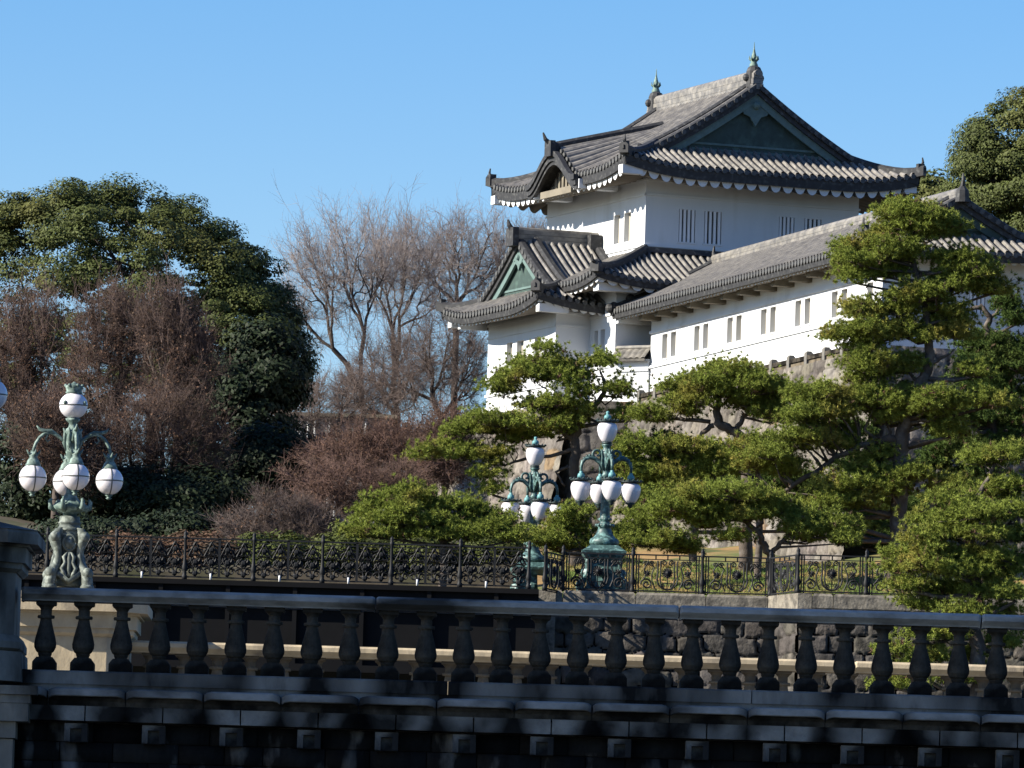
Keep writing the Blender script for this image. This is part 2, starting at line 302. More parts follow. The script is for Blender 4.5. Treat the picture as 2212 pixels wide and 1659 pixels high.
# ------------------------------------------------------------------ Japanese tiled roof (hip-and-gable), ridge along X in its own frame
class Roof:
    def __init__(s, X0, X1, Wd, ze, pa, pb, T, xg0=None, xg1=None, hip0=True, hip1=True, flare=.4, extra=None, sp=.3, r=.09, verge=.4):
        s.__dict__.update(locals()); s.xg0 = X0 if xg0 is None else xg0; s.xg1 = X1 if xg1 is None else xg1
    def prof(s, e): return s.pa*e+s.pb*e*e
    def lift(s, c, e): return s.flare*np.clip(1-c/3.2, 0, 1)**2*np.clip(1-e/2.2, 0, 1)**1.5
    def cdist(s, x):
        c = np.full(np.shape(x), 99.)
        if s.hip0: c = np.minimum(c, np.asarray(x)-s.X0)
        if s.hip1: c = np.minimum(c, s.X1-np.asarray(x))
        return np.maximum(c, 0)
    def zs(s, x, e, sg):
        z = s.ze+s.prof(e)+s.lift(s.cdist(x), e)
        return z+(s.extra(x, e, sg) if s.extra else 0)
    def ze_end(s, y, e): return s.ze+s.prof(e)+s.lift(np.maximum(s.Wd-np.abs(y), 0), e)
    def cols(s, a, b):
        u = [a]; h = [0.]
        c = a+s.sp/2
        while c < b-s.r*.6:
            for q, k in ((-1, 0), (-.8, .6), (-.35, .94), (.35, .94), (.8, .6), (1, 0)): u.append(c+q*s.r); h.append(k*s.r*1.75)
            c += s.sp
        u.append(b); h.append(0); return np.array(u), np.array(h)
    def pt(s, x, y, z): return np.stack(np.broadcast_arrays(*s.T(np.asarray(x, float), np.asarray(y, float), np.asarray(z, float))), -1)
    def tiles(s):
        b = MB(); n = 14
        for sg in (-1, 1):
            segs = []
            va, vb = (s.xg0-s.verge if s.hip0 else s.X0), (s.xg1+s.verge if s.hip1 else s.X1)
            if s.hip0: segs.append((s.X0, va, lambda x: np.minimum(x-s.X0, s.Wd)))
            segs.append((va, vb, lambda x: np.full(x.shape, s.Wd)))
            if s.hip1: segs.append((vb, s.X1, lambda x: np.minimum(s.X1-x, s.Wd)))
            for a, c, em in segs:
                u, h = s.cols(a, c); e = em(u)[:, None]*np.linspace(0, 1, n)[None]; x = u[:, None]+0*e
                b.grid(s.pt(x, sg*(s.Wd-e), s.zs(x, e, sg)+h[:, None]*1.1))
        for hip, xe, xg, d in ((s.hip0, s.X0, s.xg0, 1), (s.hip1, s.X1, s.xg1, -1)):
            if not hip: continue
            u, h = s.cols(-s.Wd, s.Wd); e = np.minimum(s.Wd-np.abs(u), abs(xg-xe)+.05)[:, None]*np.linspace(0, 1, 7)[None]
            y = u[:, None]+0*e; b.grid(s.pt(xe+d*e, y, s.ze_end(y, e)+h[:, None]*1.1))
        return b
    def eave_lines(s):
        """(points along the eave, outward direction, height) for each eave"""
        for sg in (-1, 1):
            x = np.arange(s.X0, s.X1+.01, .1); yield x, np.full(x.shape, sg*s.Wd), s.zs(x, np.zeros(x.shape), sg), (0, sg), 'side', sg
        for hip, xe, d in ((s.hip0, s.X0, -1), (s.hip1, s.X1, 1)):
            if hip:
                y = np.arange(-s.Wd, s.Wd+.01, .1); yield np.full(y.shape, xe), y, s.ze_end(y, np.zeros(y.shape)), (d, 0), 'end', d
    def ends(s):
        b = MB()
        for x, y, z, o, kd, q in s.eave_lines():
            u = x if kd == 'side' else y; c = u[0]+s.sp/2
            while c < u[-1]:
                zz = np.interp(c, u, z)+.01; cx, cy = (c, y[0]) if kd == 'side' else (x[0], c)
                ax = np.array(o+(0,), float); tx = np.array([abs(o[1]), abs(o[0]), 0.])
                rg = []
                for dd in (-.05, .045):
                    rg.append([s.pt(*(np.array([cx, cy, zz])+ax*dd+tx*.098*math.cos(t)+np.array([0, 0, .098*math.sin(t)]))) for t in [2*PI*k/8 for k in range(8)]])
                b.loft(rg); c += s.sp
        return b
    def fascia(s, th=.2):
        b = MB()
        for x, y, z, o, kd, q in s.eave_lines():
            up = s.pt(x+o[0]*.0, y+o[1]*.0, z-.02); lo = s.pt(x-o[0]*.04, y-o[1]*.04, z-th); inn = s.pt(x-o[0]*.45, y-o[1]*.45, z-th+.1)
            b.grid(np.stack([up, lo, inn], 0))
        return b
    def soffit(s, over, th=.2, per=.5, amp=.17, plain=False, fr=None):
        """white plastered rafters under the eaves, rounded ends showing"""
        b = MB()
        for x, y, z, o, kd, q in s.eave_lines():
            u0 = x if kd == 'side' else y; u = np.arange(u0[0]+.15, u0[-1]-.15, per/10)
            if kd == 'side': zz = s.ze+s.lift(s.cdist(u), 0*u)
            else: zz = s.ze_end(u, 0*u)
            t = np.abs(((u-u0[0])/per) % 1-.5)/.42; sc = amp*np.sqrt(np.clip(1-t*t, 0, 1)) if not plain else amp*.6+0*t
            rows = []
            for e, k in ((.16, 0.), (.16, 1.), (over*.5, 1.), (over+.02, 1.)):
                ee = np.minimum(e, np.maximum(np.minimum(u-u0[0], u0[-1]-u), .16))
                zr = zz-th+.04-k*sc+(e-.16)*.22
                if k == 0: zr = zz-th+.06
                rows.append(s.pt(u if kd == 'side' else x[0]-o[0]*ee, y[0]-o[1]*ee if kd == 'side' else u, zr))
            (fr if fr is not None else b).grid(np.stack(rows[:2], 0)); b.grid(np.stack(rows[1:], 0))
        return b
    def hips(s, w=.18, h=.29):
        out = []
        for hip, xe, xg, d in ((s.hip0, s.X0, s.xg0, 1), (s.hip1, s.X1, s.xg1, -1)):
            if not hip: continue
            for sg in (-1, 1):
                b = MB(); out.append(b)
                E = abs(xg-xe)+.1; es = np.linspace(-.12, E, 9); rg = []
                for e in es:
                    ez = max(e, 0); zc = s.ze+s.prof(ez)+s.lift(ez, ez)+(.05*(1-e/.4)**2 if e < .4 else 0)
                    c = np.array([xe+d*e, sg*(s.Wd-e)]); n = np.array([-sg, -d])/math.sqrt(2)*1.
                    n = np.array([sg*1., d*1.])/math.sqrt(2)
                    prof = [(-w, -.1), (-w, h*.7), (-w*.5, h), (w*.5, h), (w, h*.7), (w, -.1)]
                    rg.append([s.pt(c[0]+n[0]*p, c[1]+n[1]*p, zc+q) for p, q in prof])
                b.loft(rg)
                # upturned end ornament
                zc = s.ze+s.lift(0., 0.)+.1; o = np.array([-d, sg])/math.sqrt(2); P = np.array([xe, sg*s.Wd])
                b.tube([s.pt(P[0]+o[0]*k, P[1]+o[1]*k, zc+q) for k, q in ((-.15, .15), (.02, .24), (.09, .4), (.06, .58))], [.09, .08, .05, .025], 6)
                b.tube([s.pt(P[0]+o[0]*k, P[1]+o[1]*k, zc+q) for k, q in ((-.1, -.05), (.08, -.02), (.18, .06), (.2, .18))], [.09, .07, .05, .025], 6)
                b.box(*[v for pr in zip(s.pt(P[0]-d*-.05-.13, P[1]-.13, zc-.1), s.pt(P[0]+.13, P[1]+.13, zc+.34)) for v in sorted(pr)])
        return out
    def verges(s, side=None, off=.42, w=.165, h=.29):
        """ridges running down the roof beside the gable"""
        out = []
        for hip, xe, xg, d in ((s.hip0, s.X0, s.xg0, 1), (s.hip1, s.X1, s.xg1, -1)):
            for sg in (-1, 1):
                E0 = abs(xg-xe)*.75 if hip else -.05
                for k, xo in enumerate((-s.verge+.1, off) if hip else (.14,)):
                    b = MB(); out.append(b)
                    es = np.linspace(E0+(.15 if k else 0), s.Wd-.1, 12); rg = []
                    x = xg+d*xo
                    for e in es:
                        z = float(s.zs(np.array(x), np.array(e), sg)); hh = h*(1 if k or not hip else .6)
                        rg.append([s.pt(x+p, sg*(s.Wd-e), z+q) for p, q in ((-w, -.1), (-w, hh*.7), (-w*.5, hh), (w*.5, hh), (w, hh*.7), (w, -.1))])
                    b.loft(rg)
                    if k or not hip:
                        e = es[0]; z = float(s.zs(np.array(x), np.array(e), sg)); c = s.pt(x, sg*(s.Wd-e+.06), z+.16)
                        b.sphere(c, .19, 8, 6); 
        return out
    def beads(s):
        """round tile ends facing out along the gable edge"""
        b = MB()
        for hip, xg, d in ((s.hip0, s.xg0, -1), (s.hip1, s.xg1, 1)):
            if not hip: continue
            x = xg+d*s.verge
            for sg in (-1, 1):
                e = abs(xg-(s.X0 if d < 0 else s.X1))+.15
                while e < s.Wd-.15:
                    z = float(s.zs(np.array(x), np.array(e), sg)); rg = []
                    for dd in (-.05, .1):
                        rg.append([s.pt(x+d*dd, sg*(s.Wd-e)+.09*math.cos(t), z+.02+.09*math.sin(t)) for t in [2*PI*k/8 for k in range(8)]])
                    b.loft(rg); e += .3
        return b
    def barge(s, d, o1, o2, inset, thick):
        """band under the gable edge between depths o1 and o2 below the tiles"""
        b = MB(); xg = s.xg0 if d < 0 else s.xg1; xe = s.X0 if d < 0 else s.X1; x = xg+d*(s.verge-inset)
        for sg in (-1, 1):
            es = np.linspace(abs(xg-xe)-.1, s.Wd, 14); z = s.zs(np.full(es.shape, x), es, sg)
            rg = [[s.pt(x, sg*(s.Wd-e), q-o1), s.pt(x, sg*(s.Wd-e), q-o2), s.pt(x-d*thick, sg*(s.Wd-e), q-o2), s.pt(x-d*thick, sg*(s.Wd-e), q-o1)] for e, q in zip(es, z)]
            b.loft(rg)
        return b
    def gable(s, d, shrink=0., x_off=0., z_off=0.):
        xg = (s.xg0 if d < 0 else s.xg1)+d*x_off; xe = s.X0 if d < 0 else s.X1; e0 = abs((s.xg0 if d < 0 else s.xg1)-xe)
        zb = s.ze+s.prof(e0)-.05+z_off; poly = []
        for y in np.linspace(-1, 1, 25)*(s.Wd-e0-shrink):
            zt = float(s.zs(np.array(xg), np.array(s.Wd-abs(y)), 1 if y > 0 else -1))-.1-shrink*.55
            poly.append(s.pt(xg, y, max(zt, zb)))
        y0 = s.Wd-e0-shrink; poly = [s.pt(xg, -y0, zb)]+poly+[s.pt(xg, y0, zb)]
        v = s.pt(xg-d*.12, 0, 0)-s.pt(xg, 0, 0)
        return MB().prism(poly, v)
    def ridge(s, a, b_, w=.2, h=.5, base=-.12):
        b = MB(); z = s.ze+s.prof(s.Wd)+base; n = 9
        for k in range(3):                                   # stacked courses, each a little narrower
            z0, z1 = z+h*.3*k, z+h*.3*(k+1)-.015; ww = w*(1.12-.1*k)
            b.loft([[s.pt(x, -ww, z0), s.pt(x, ww, z0), s.pt(x, ww, z1), s.pt(x, -ww, z1)] for x in (a, b_)])
        b.loft([[s.pt(x, w*.8*math.cos(t), z+h*.88+w*.62*math.sin(t)) for t in [2*PI*i/10 for i in range(10)]] for x in (a-.04, b_+.04)])
        return b

def wall(b, bw, O, U, L, z0, z1, ops, th=.2, frame=None):
    """a plaster wall with real openings; O is its lower outer corner, U runs along it, the outside is on the right of U.
    returns (x,y) helpers for fitting windows"""
    O = np.array(O, float); U = np.array(U, float); N = np.array([U[1], -U[0]])
    P = lambda u, d, z: (O[0]+U[0]*u-N[0]*d, O[1]+U[1]*u-N[1]*d, z)
    us = sorted({0, L, *[q for o in ops for q in o[:2]]}); zs = sorted({z0, z1, *[q for o in ops for q in o[2:4]]})
    for i in range(len(us)-1):
        for j in range(len(zs)-1):
            uc, zc = (us[i]+us[i+1])/2, (zs[j]+zs[j+1])/2
            if any(o[0] < uc < o[1] and o[2] < zc < o[3] for o in ops): continue
            b.add([P(us[i], 0, zs[j]), P(us[i+1], 0, zs[j]), P(us[i+1], 0, zs[j+1]), P(us[i], 0, zs[j+1])], [(0, 1, 2, 3)])
    for o in ops:
        a, c, q, r_ = o[:4]
        for e0, e1 in (((a, q), (c, q)), ((c, q), (c, r_)), ((c, r_), (a, r_)), ((a, r_), (a, q))):
            b.add([P(e0[0], 0, e0[1]), P(e1[0], 0, e1[1]), P(e1[0], th, e1[1]), P(e0[0], th, e0[1])], [(0, 1, 2, 3)])
    return P
def wbox(b, P, u0, u1, d0, d1, z0, z1):
    vs = [P(u, d, z) for z in (z0, z1) for u, d in ((u0, d0), (u1, d0), (u1, d1), (u0, d1))]
    b.add(vs, [(0, 3, 2, 1), (4, 5, 6, 7), (0, 1, 5, 4), (1, 2, 6, 5), (2, 3, 7, 6), (3, 0, 4, 7)])
def windows(root, P, ops, zb, kind='shutter', th=.2):
    for o in ops:
        b = MB(); wbox(b, P, o[0], o[1], th-.015, th+.05, o[2], o[3])
        w = b.build('window', 'shutter' if kind == 'shutter' else 'void', root, (0, 0, zb))
        if kind == 'bars':
            n = 4; wd = o[1]-o[0]; c = MB()
            for k in range(n):
                u = o[0]+wd*(k+.5)/n; wbox(c, P, u-.047, u+.047, .03, .12, o[2], o[3])
            c.build('window_bars', 'bar', w, (0, 0, 0) if False else (0, 0, zb))
        f = MB(); wbox(f, P, o[0]-.04, o[1]+.04, -.035, .02, o[2]-.06, o[2]+.0); f.build('sill', 'plaster', w, (0, 0, zb))

# ------------------------------------------------------------------ castle keep tower
TA = R(22.3); TC = W(1395, 430, 298); TZ = 25.9
tower = thing('castle_tower', (TC[0], TC[1], TZ), 'tall white two storey castle keep with grey tiled gabled roofs and green gables', 'castle tower', rz=TA)
o3 = (0, 0, TZ)
LX, LY = 8.8, 9.6
b = MB()
upR = [(1.38, 2.06, 32.4, 33.63), (2.42, 3.14, 32.4, 33.63), (5.5, 6.15, 32.4, 33.63), (6.55, 7.27, 32.4, 33.63)]
PR = wall(b, None, (0, 0), (1, 0), LX, 31.4, 35.6, upR)
upL = [(LY-2.98, LY-2.42, 32.45, 33.56), (LY-2.0, LY-1.36, 32.45, 33.56)]
PL = wall(b, None, (0, LY), (0, -1), LY, 31.4, 35.6, upL)
wall(b, None, (LX, 0), (0, 1), LY, 31.4, 35.6, []); wall(b, None, (LX, LY), (-1, 0), LX, 31.4, 35.6, [])
b.build('upper_wall', 'plaster', tower, o3)
windows(tower, PR, upR, TZ, 'bars'); windows(tower, PL, upL, TZ)
m = MB()
for P_, L_ in ((PR, LX), (PL, LY)):
    for z, h_, d in ((34.06, .09, .05), (34.62, .07, .04), (32.14, .08, .05)): wbox(m, P_, -.05, L_+.05, -d, .01, z, z+h_)
m.build('wall_moulding', 'plaster', tower, o3)
# lower storey
b = MB(); mainL = [(.43, .78, 27.85, 28.9), (1.03, 1.43, 27.85, 28.9)]
PM = wall(b, None, (-1.6, 1.23), (0, -1), 2.43, TZ, 30.95, mainL)
PB2 = wall(b, None, (-1.6, -1.2), (1, 0), LX+2.2, TZ, 30.9, [])
wall(b, None, (LX+.6, -1.2), (0, 1), LY+2.4, TZ, 30.9, [])
b.build('lower_wall', 'plaster', tower, o3); windows(tower, PM, mainL, TZ)
m = MB()
for z in (29.35, 27.4): wbox(m, PM, -.0, 2.48, -.05, .01, z, z+.1); wbox(m, PB2, -.05, 4, -.05, .01, z, z+.1)
m.build('lower_moulding', 'plaster', tower, o3)
b = MB(); bayW = [(1.9, 2.45, 27.8, 28.75), (2.9, 3.57, 27.8, 28.75), (4.64, 5.25, 27.8, 28.75)]
PY = wall(b, None, (-3.0, 7.9), (0, -1), 6.67, TZ+.5, 30.25, bayW)
PS = wall(b, None, (-3.0, 1.23), (1, 0), 1.4, TZ+.5, 30.25, [])
PN = wall(b, None, (-1.6, 7.9), (-1, 0), 1.4, TZ+.5, 30.25, [])
# flared foot of the bay
for P_, L_ in ((PY, 6.67), (PS, 1.4)):
    wbox(b, P_, -.06, L_+.06, -.06, .1, TZ+.9, TZ+1.0); wbox(b, P_, -.14, L_+.14, -.14, .1, TZ+.0, TZ+.48); wbox(b, P_, -.3, .5, -.3, .1, TZ-.1, TZ+.22)
b.build('bay_wall', 'plaster', tower, o3); windows(tower, PY, bayW, TZ)
m = MB()
for z, h_ in ((29.02, .1), (29.5, .08), (27.45, .08)): wbox(m, PY, -.05, 6.72, -.05, .01, z, z+h_); wbox(m, PS, -.05, 1.4, -.05, .01, z, z+h_)
m.build('bay_moulding', 'plaster', tower, o3)

def finish(rf, root, zoff, over, th=.2, ridge=(0, 0), gable_ends=(-1,), deco=True, ridge_h=.5, per=.5, amp=.17, tile='tile'):
    o = (0, 0, zoff); r = rf.tiles().build('roof', tile, root, o)
    rf.ends().build('eave_tile_ends', 'tile_end', r, o); rf.fascia(th).build('eave_edge', 'tile_dark', r, o)
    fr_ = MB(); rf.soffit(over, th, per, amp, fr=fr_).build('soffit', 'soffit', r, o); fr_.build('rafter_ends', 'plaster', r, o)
    for q in rf.hips(): q.build('hip_ridge', 'tile_dark', r, o)
    for q in rf.verges(): q.build('descending_ridge', 'tile_dark', r, o)
    rf.ridge(*ridge, h=ridge_h).build('main_ridge', 'tile', r, o)
    if rf.hip0 or rf.hip1: rf.beads().build('gable_tile_ends', 'tile_end', r, o)
    for d in gable_ends:
        g = rf.gable(d).build('gable', 'copper', root, o)
        rf.barge(d, .06, .3, .02, .12).build('verge_edge', 'tile_dark', g, o)
        rf.barge(d, .3, .62, .12, .1).build('bargeboard', 'copper_light' if deco else 'copper', g, o)
        xg = rf.xg0 if d < 0 else rf.xg1; e0 = abs(xg-(rf.X0 if d < 0 else rf.X1)); zb = rf.ze+rf.prof(e0)-.05
        y0 = rf.Wd-e0; m_ = MB()
        m_.loft([[rf.pt(xg+d*.06, y, zb+.02), rf.pt(xg+d*.06, y, zb+.16), rf.pt(xg+d*-.02, y, zb+.16), rf.pt(xg+d*-.02, y, zb+.02)] for y in (-y0+.1, y0-.1)])
        m_.loft([[rf.pt(xg+d*.04, y, zb+.3), rf.pt(xg+d*.04, y, zb+.38), rf.pt(xg-d*.02, y, zb+.38), rf.pt(xg-d*.02, y, zb+.3)] for y in (-y0+.7, y0-.7)])
        m_.build('gable_sill', 'copper_light', g, o)
        # hanging carved ornament under the peak
        zt = rf.ze+rf.prof(rf.Wd)-.62; k = 1.12 if rf.Wd > 5 else .68; x_ = xg+d*(rf.verge-.02) if False else xg+d*.1
        out = [(0, .35), (.3, .12), (.62, .1), (.95, -.12), (.72, -.28), (.55, -.2), (.42, -.42), (.2, -.5), (0, -.82)]
        poly = [rf.pt(x_, y*k, zt+z*k) for y, z in out]+[rf.pt(x_, -y*k, zt+z*k) for y, z in out[-2:0:-1]]
        om = MB().prism(poly, rf.pt(xg+d*.2, 0, 0)-rf.pt(xg+d*.1, 0, 0)); c = rf.pt(xg+d*.22, 0, zt-.1*k)
        om.sphere(c, .15*k, 8, 6); om.build('gable_ornament', 'copper_light', g, o)
    return r

KY = 4.7; KHW = 2.2                                           # the bulging eave gable over the left front
def kara(x, e, sg):
    amp = np.maximum(0, 1.12+.25*e-(.43*e+.0255*e*e)); amp = np.where(np.asarray(e) > 4.6, 0, amp)
    t = np.clip(np.abs(np.asarray(x)-KY)/KHW, 0, 1)
    return (amp*(.5+.5*np.cos(PI*t))**.85 if sg < 0 else 0*amp*t)
main = Roof(-1.85, 11.3, 6.08, 34.95, .43, .0255, lambda x, y, z: (4.4+y, x, z), xg0=.15, xg1=9.5, flare=.42, extra=kara, verge=.35)
mr = finish(main, tower, TZ, 1.85, .40, (-.2, 9.9), (-1,), ridge_h=.7, amp=.27)
# ridge over the bulging eave, with an ornament at its front
zf = lambda x_: 34.93+1.12+.25*(x_+1.85)
b = MB()
b.loft([[(x_, KY-w, zf(x_)-.05), (x_, KY-w, zf(x_)+.26), (x_, KY-.1, zf(x_)+.36), (x_, KY+.1, zf(x_)+.36), (x_, KY+w, zf(x_)+.26), (x_, KY+w, zf(x_)-.05)] for x_, w in ((-1.95, .2), (2.6, .2))])
b.box(-2.1, -1.9, KY-.3, KY+.3, zf(-1.9)-.2, zf(-1.9)+.4)
b.tube([(-2.0, KY, zf(-1.9)+.3), (-2.2, KY, zf(-1.9)+.45), (-2.3, KY, zf(-1.9)+.7)], [.1, .08, .03])
b.build('bulge_ridge', 'tile_dark', mr, o3)
ys = np.linspace(KY-KHW-.2, KY+KHW+.2, 41); zk = main.zs(ys, 0*ys, -1)
b = MB()
for x0_, x1_, a_, c_ in ((-2.0, -1.8, .0, .2), (-1.93, -1.75, .2, .4), (-1.86, -1.7, .4, .54)):
    b.loft([[(x0_, y, z-a_), (x1_, y, z-a_), (x1_, y, z-c_), (x0_, y, z-c_)] for y, z in zip(ys, zk)])
b.build('bulge_bargeboard', 'tile_dark', mr, o3)
b = MB(); poly = [(-1.1, y, z-.35) for y, z in zip(ys, zk)]
poly = [(-1.1, ys[0], 34.4)]+poly+[(-1.1, ys[-1], 34.4)]; b.prism(poly, (.12, 0, 0))
for k in range(-4, 5):
    yc = KY+k*.34; t = abs(k*.34)/KHW; zt = 34.93+1.12*(.5+.5*math.cos(PI*t))**.85-.5
    if zt > 34.75: b.box(-1.3, -1.1, yc-.09, yc+.09, 34.5, zt)
b.box(-1.72, -1.3, KY-1.5, KY+1.5, 34.36, 34.62); b.build('bulge_panel', 'plaster_aged_shade', mr, o3)
b = MB()
for yc in (KY-2.2, KY+2.2, -1.55, 11.0): b.box(-1.8, -.2, yc-.28, yc+.28, 34.42, 34.78) if abs(yc-KY) < 3 else b.box(-1.72, -.9, yc-.2, yc+.2, 34.62, 34.95)
b.box(9.9, 10.4, -1.72, -1.3, 34.7, 35.0)
b.each('beam_end', 'plaster', mr, o3)
for y in (.25, 9.55):                                          # bronze fish finials on the ridge ends
    z = 39.2; f = MB()
    f.lathe([(.3, -.72), (.3, -.1), (.24, .04), (.1, .12)], (4.4, y-.04, z), 10); f.sphere((4.12, y, z-.35), .16, 8, 6); f.sphere((4.68, y, z-.35), .16, 8, 6)
    f.build('ridge_end_tile', 'tile_dark', mr, o3)
    f = MB(); f.lathe([(.15, -.1), (.16, .04), (.11, .15), (.135, .25), (.1, .37), (.06, .5), (.025, .66), (.008, .92)], (4.4, y, z+.1), 8, 4, .12)
    for a in range(5):
        t = a*2*PI/5; f.tube([(4.4+.1*math.cos(t), y+.1*math.sin(t), z+.32), (4.4+.18*math.cos(t), y+.18*math.sin(t), z+.38), (4.4+.17*math.cos(t), y+.17*math.sin(t), z+.5)], [.05, .035, .01], 5)
    f.build('fish_finial', 'verdigris', mr, o3, smooth=True)

# skirt roof between the storeys
def skirt(root):
    b = MB(); ends = MB(); fas = MB(); sof = MB(); frn = MB(); hp = MB(); r_ = .085; sp = .3
    A, B_, ze = 3.05, 2.6, 30.52
    def z_of(f, c, run): return ze+1.38*(.85*f+.15*f*f)+.34*max(0, 1-c/2.6)**2*max(0, 1-f*1.4)**1.5
    def col(a, b2):
        u = [a]; h = [0]; c = a+sp/2
        while c < b2-.05:
            for q, k in ((-1, 0), (-.8, .6), (-.35, .94), (.35, .94), (.8, .6), (1, 0)): u.append(c+q*r_); h.append(k*r_*1.8)
            c += sp
        return u+[b2], h+[0]
    for side in (0, 1):
        run, lo, hi, oth = (A, -B_, 3.0, B_) if side == 0 else (B_, -A, LX+1.5, A)
        u, h = col(lo, hi); P = []
        for uu, hh in zip(u, h):
            fm = 1 if uu >= 0 else 1-(-uu/oth); row = []
            for k in np.linspace(0, 1, 9):
                f = fm*k; z = z_of(f, (uu-lo), run)+hh; d = -run*(1-f); row.append((d, uu, z) if side == 0 else (uu, d, z))
            P.append(row)
        b.grid(np.array(P))
        c = lo+sp/2
        while c < hi:
            z = z_of(0, c-lo, run)+.01; rg = []
            for dd in (.05, -.05):
                rg.append([((-run+dd, c+.098*math.cos(t), z+.098*math.sin(t)) if side == 0 else (c+.098*math.cos(t), -run+dd, z+.098*math.sin(t))) for t in [2*PI*k/8 for k in range(8)]])
            ends.loft(rg); c += sp
        uu = np.arange(lo, hi, .1); zz = np.array([z_of(0, q-lo, run) for q in uu])
        mk = lambda d, z: np.stack([(np.full(uu.shape, d) if side == 0 else uu), (uu if side == 0 else np.full(uu.shape, d)), z], -1)
        fas.grid(np.stack([mk(-run, zz-.02), mk(-run+.04, zz-.27), mk(-run+.45, zz-.15)], 0))
        uu = np.arange(lo+.15, hi, .05); zz = np.array([z_of(0, q-lo, run) for q in uu])
        t = np.abs(((uu-lo)/.5) % 1-.5)/.42; sc = .16*np.sqrt(np.clip(1-t*t, 0, 1))
        mk = lambda d, z: np.stack([(np.maximum(np.full(uu.shape, d), -run+.16) if side == 0 else uu), (uu if side == 0 else np.full(uu.shape, d)), z], -1)
        frn.grid(np.stack([mk(-run+.16, zz-.2), mk(-run+.16, zz-.24-sc)], 0)); sof.grid(np.stack([mk(-run+.16, zz-.24-sc), mk(-run+1.45, zz+.05-sc)], 0))
    rg = []
    for f in np.linspace(-.04, 1, 9):
        z = z_of(max(f, 0), max(f, 0)*2.8, A); c = np.array([-A*(1-f), -B_*(1-f)]); n = np.array([B_, -A])/math.hypot(A, B_)
        rg.append([(c[0]+n[0]*p, c[1]+n[1]*p, z+q) for p, q in ((-.18, -.1), (-.18, .2), (-.09, .3), (.09, .3), (.18, .2), (.18, -.1))])
    hp.loft(rg); z = z_of(0, 0, A)
    hp.sphere((-A+.1, -B_+.1, z+.2), .2, 8, 6); hp.tube([(-A, -B_, z+.2), (-A-.2, -B_-.15, z+.3), (-A-.27, -B_-.2, z+.52)], [.09, .07, .03])
    hp.loft([[(x, -.26, 31.9), (x, .02, 31.9), (x, .02, 32.1), (x, -.2, 32.1)] for x in (-.25, LX)])
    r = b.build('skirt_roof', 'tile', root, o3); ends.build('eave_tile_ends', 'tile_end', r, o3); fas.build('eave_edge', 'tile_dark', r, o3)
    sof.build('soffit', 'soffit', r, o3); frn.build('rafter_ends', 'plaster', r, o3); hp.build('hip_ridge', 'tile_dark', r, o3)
    bm_ = MB().box(-2.75, -1.2, -2.2, -1.7, 30.12, 30.42); bm_.box(-2.7, -1.55, .6, 1.1, 30.1, 30.4); bm_.each('beam_end', 'plaster', r, o3)
skirt(tower)
bay = Roof(-4.4, 0., 4.75, 29.75, .45, .03, lambda x, y, z: (x, 4.55+y, z), xg0=-3.02, hip1=False, flare=.42, verge=.3)
br = finish(bay, tower, TZ, 1.38, .3, (-3.4, -.05), (-1,), ridge_h=.55, per=.36, amp=.11)
b = MB(); b.box(-3.62, -3.38, 4.2, 4.9, 32.3, 33.0); b.tube([(-3.5, 4.55, 32.9), (-3.65, 4.55, 33.1), (-3.7, 4.55, 33.3)], [.12, .09, .04])
b.box(-.5, -.04, 4.0, 5.1, 31.4, 32.9); b.sphere((-.3, 3.9, 31.6), .3, 8, 6); b.sphere((-.25, 3.4, 31.5), .3, 8, 6); b.each('ridge_end_tile', 'tile_dark', br, o3)
MB().box(-4.2, -3.0, -.0, .32, 29.42, 29.72).box(-4.2, -3.0, 8.75, 9.1, 29.5, 29.8).box(-4.0, -2.9, 8.3, 8.55, 29.42, 29.7).each('beam_end', 'plaster', br, o3)

# ------------------------------------------------------------------ long corridor building
CA = R(72); CK = np.array([5.114, 295.5]); CZ = 26.0; oc = (0, 0, CZ)
corr = thing('corridor_building', (CK[0], CK[1], CZ), 'long low white corridor wing with paired slit windows under a grey tiled roof', 'castle wing', rz=-CA)
b = MB(); ops = []
for s_ in (1.27, 4.83, 8.41, 11.99, 15.54, 19.23, 22.75)[:7]:
    if s_ < 22: ops += [(s_, s_+.6, 27.55, 28.47), (s_+.97, s_+1.55, 27.55, 28.47)]
    else: ops += [(s_, s_+.55, 27.55, 28.47)]
CL = 24.2; CD = 5.6
PC = wall(b, None, (0, 0), (1, 0), CL, CZ-.1, 29.72, ops)
PE = wall(b, None, (CL, 0), (0, 1), CD, CZ-.1, 29.72, [(.6, 1.2, 27.5, 28.5), (3.2, 3.8, 27.5, 28.5)])
PW = wall(b, None, (0, CD), (0, -1), CD, CZ-.1, 29.72, []); wall(b, None, (CL, CD), (-1, 0), CL, CZ-.1, 29.72, [])
b.build('wall', 'plaster', corr, oc); windows(corr, PC, ops, CZ); windows(corr, PE, [(.6, 1.2, 27.5, 28.5), (3.2, 3.8, 27.5, 28.5)], CZ, 'bars')
m = MB()
for z, h_ in ((28.58, .1), (27.3, .1)):
    wbox(m, PC, -.05, CL+.05, -.06, .01, z, z+h_); wbox(m, PE, -.05, CD, -.06, .01, z, z+h_)
m.build('wall_moulding', 'plaster', corr, oc)
m = MB(); k = .9
while k < CL: wbox(m, PC, k-.2, k+.2, -.75, .0, 29.0, 29.2); k += 1.79
m.each('eave_bracket', 'plaster_aged_shade', corr, oc)
croof = Roof(-1.1, 25.5, 4.0, 29.42, .42, .02, lambda x, y, z: (x, 2.8+y, z), xg1=23.9, hip0=False, flare=.3, verge=.35)
cr = finish(croof, corr, CZ, 1.2, .26, (-1.0, 24.3), (1,), deco=False, ridge_h=.45, per=.36, amp=.1)
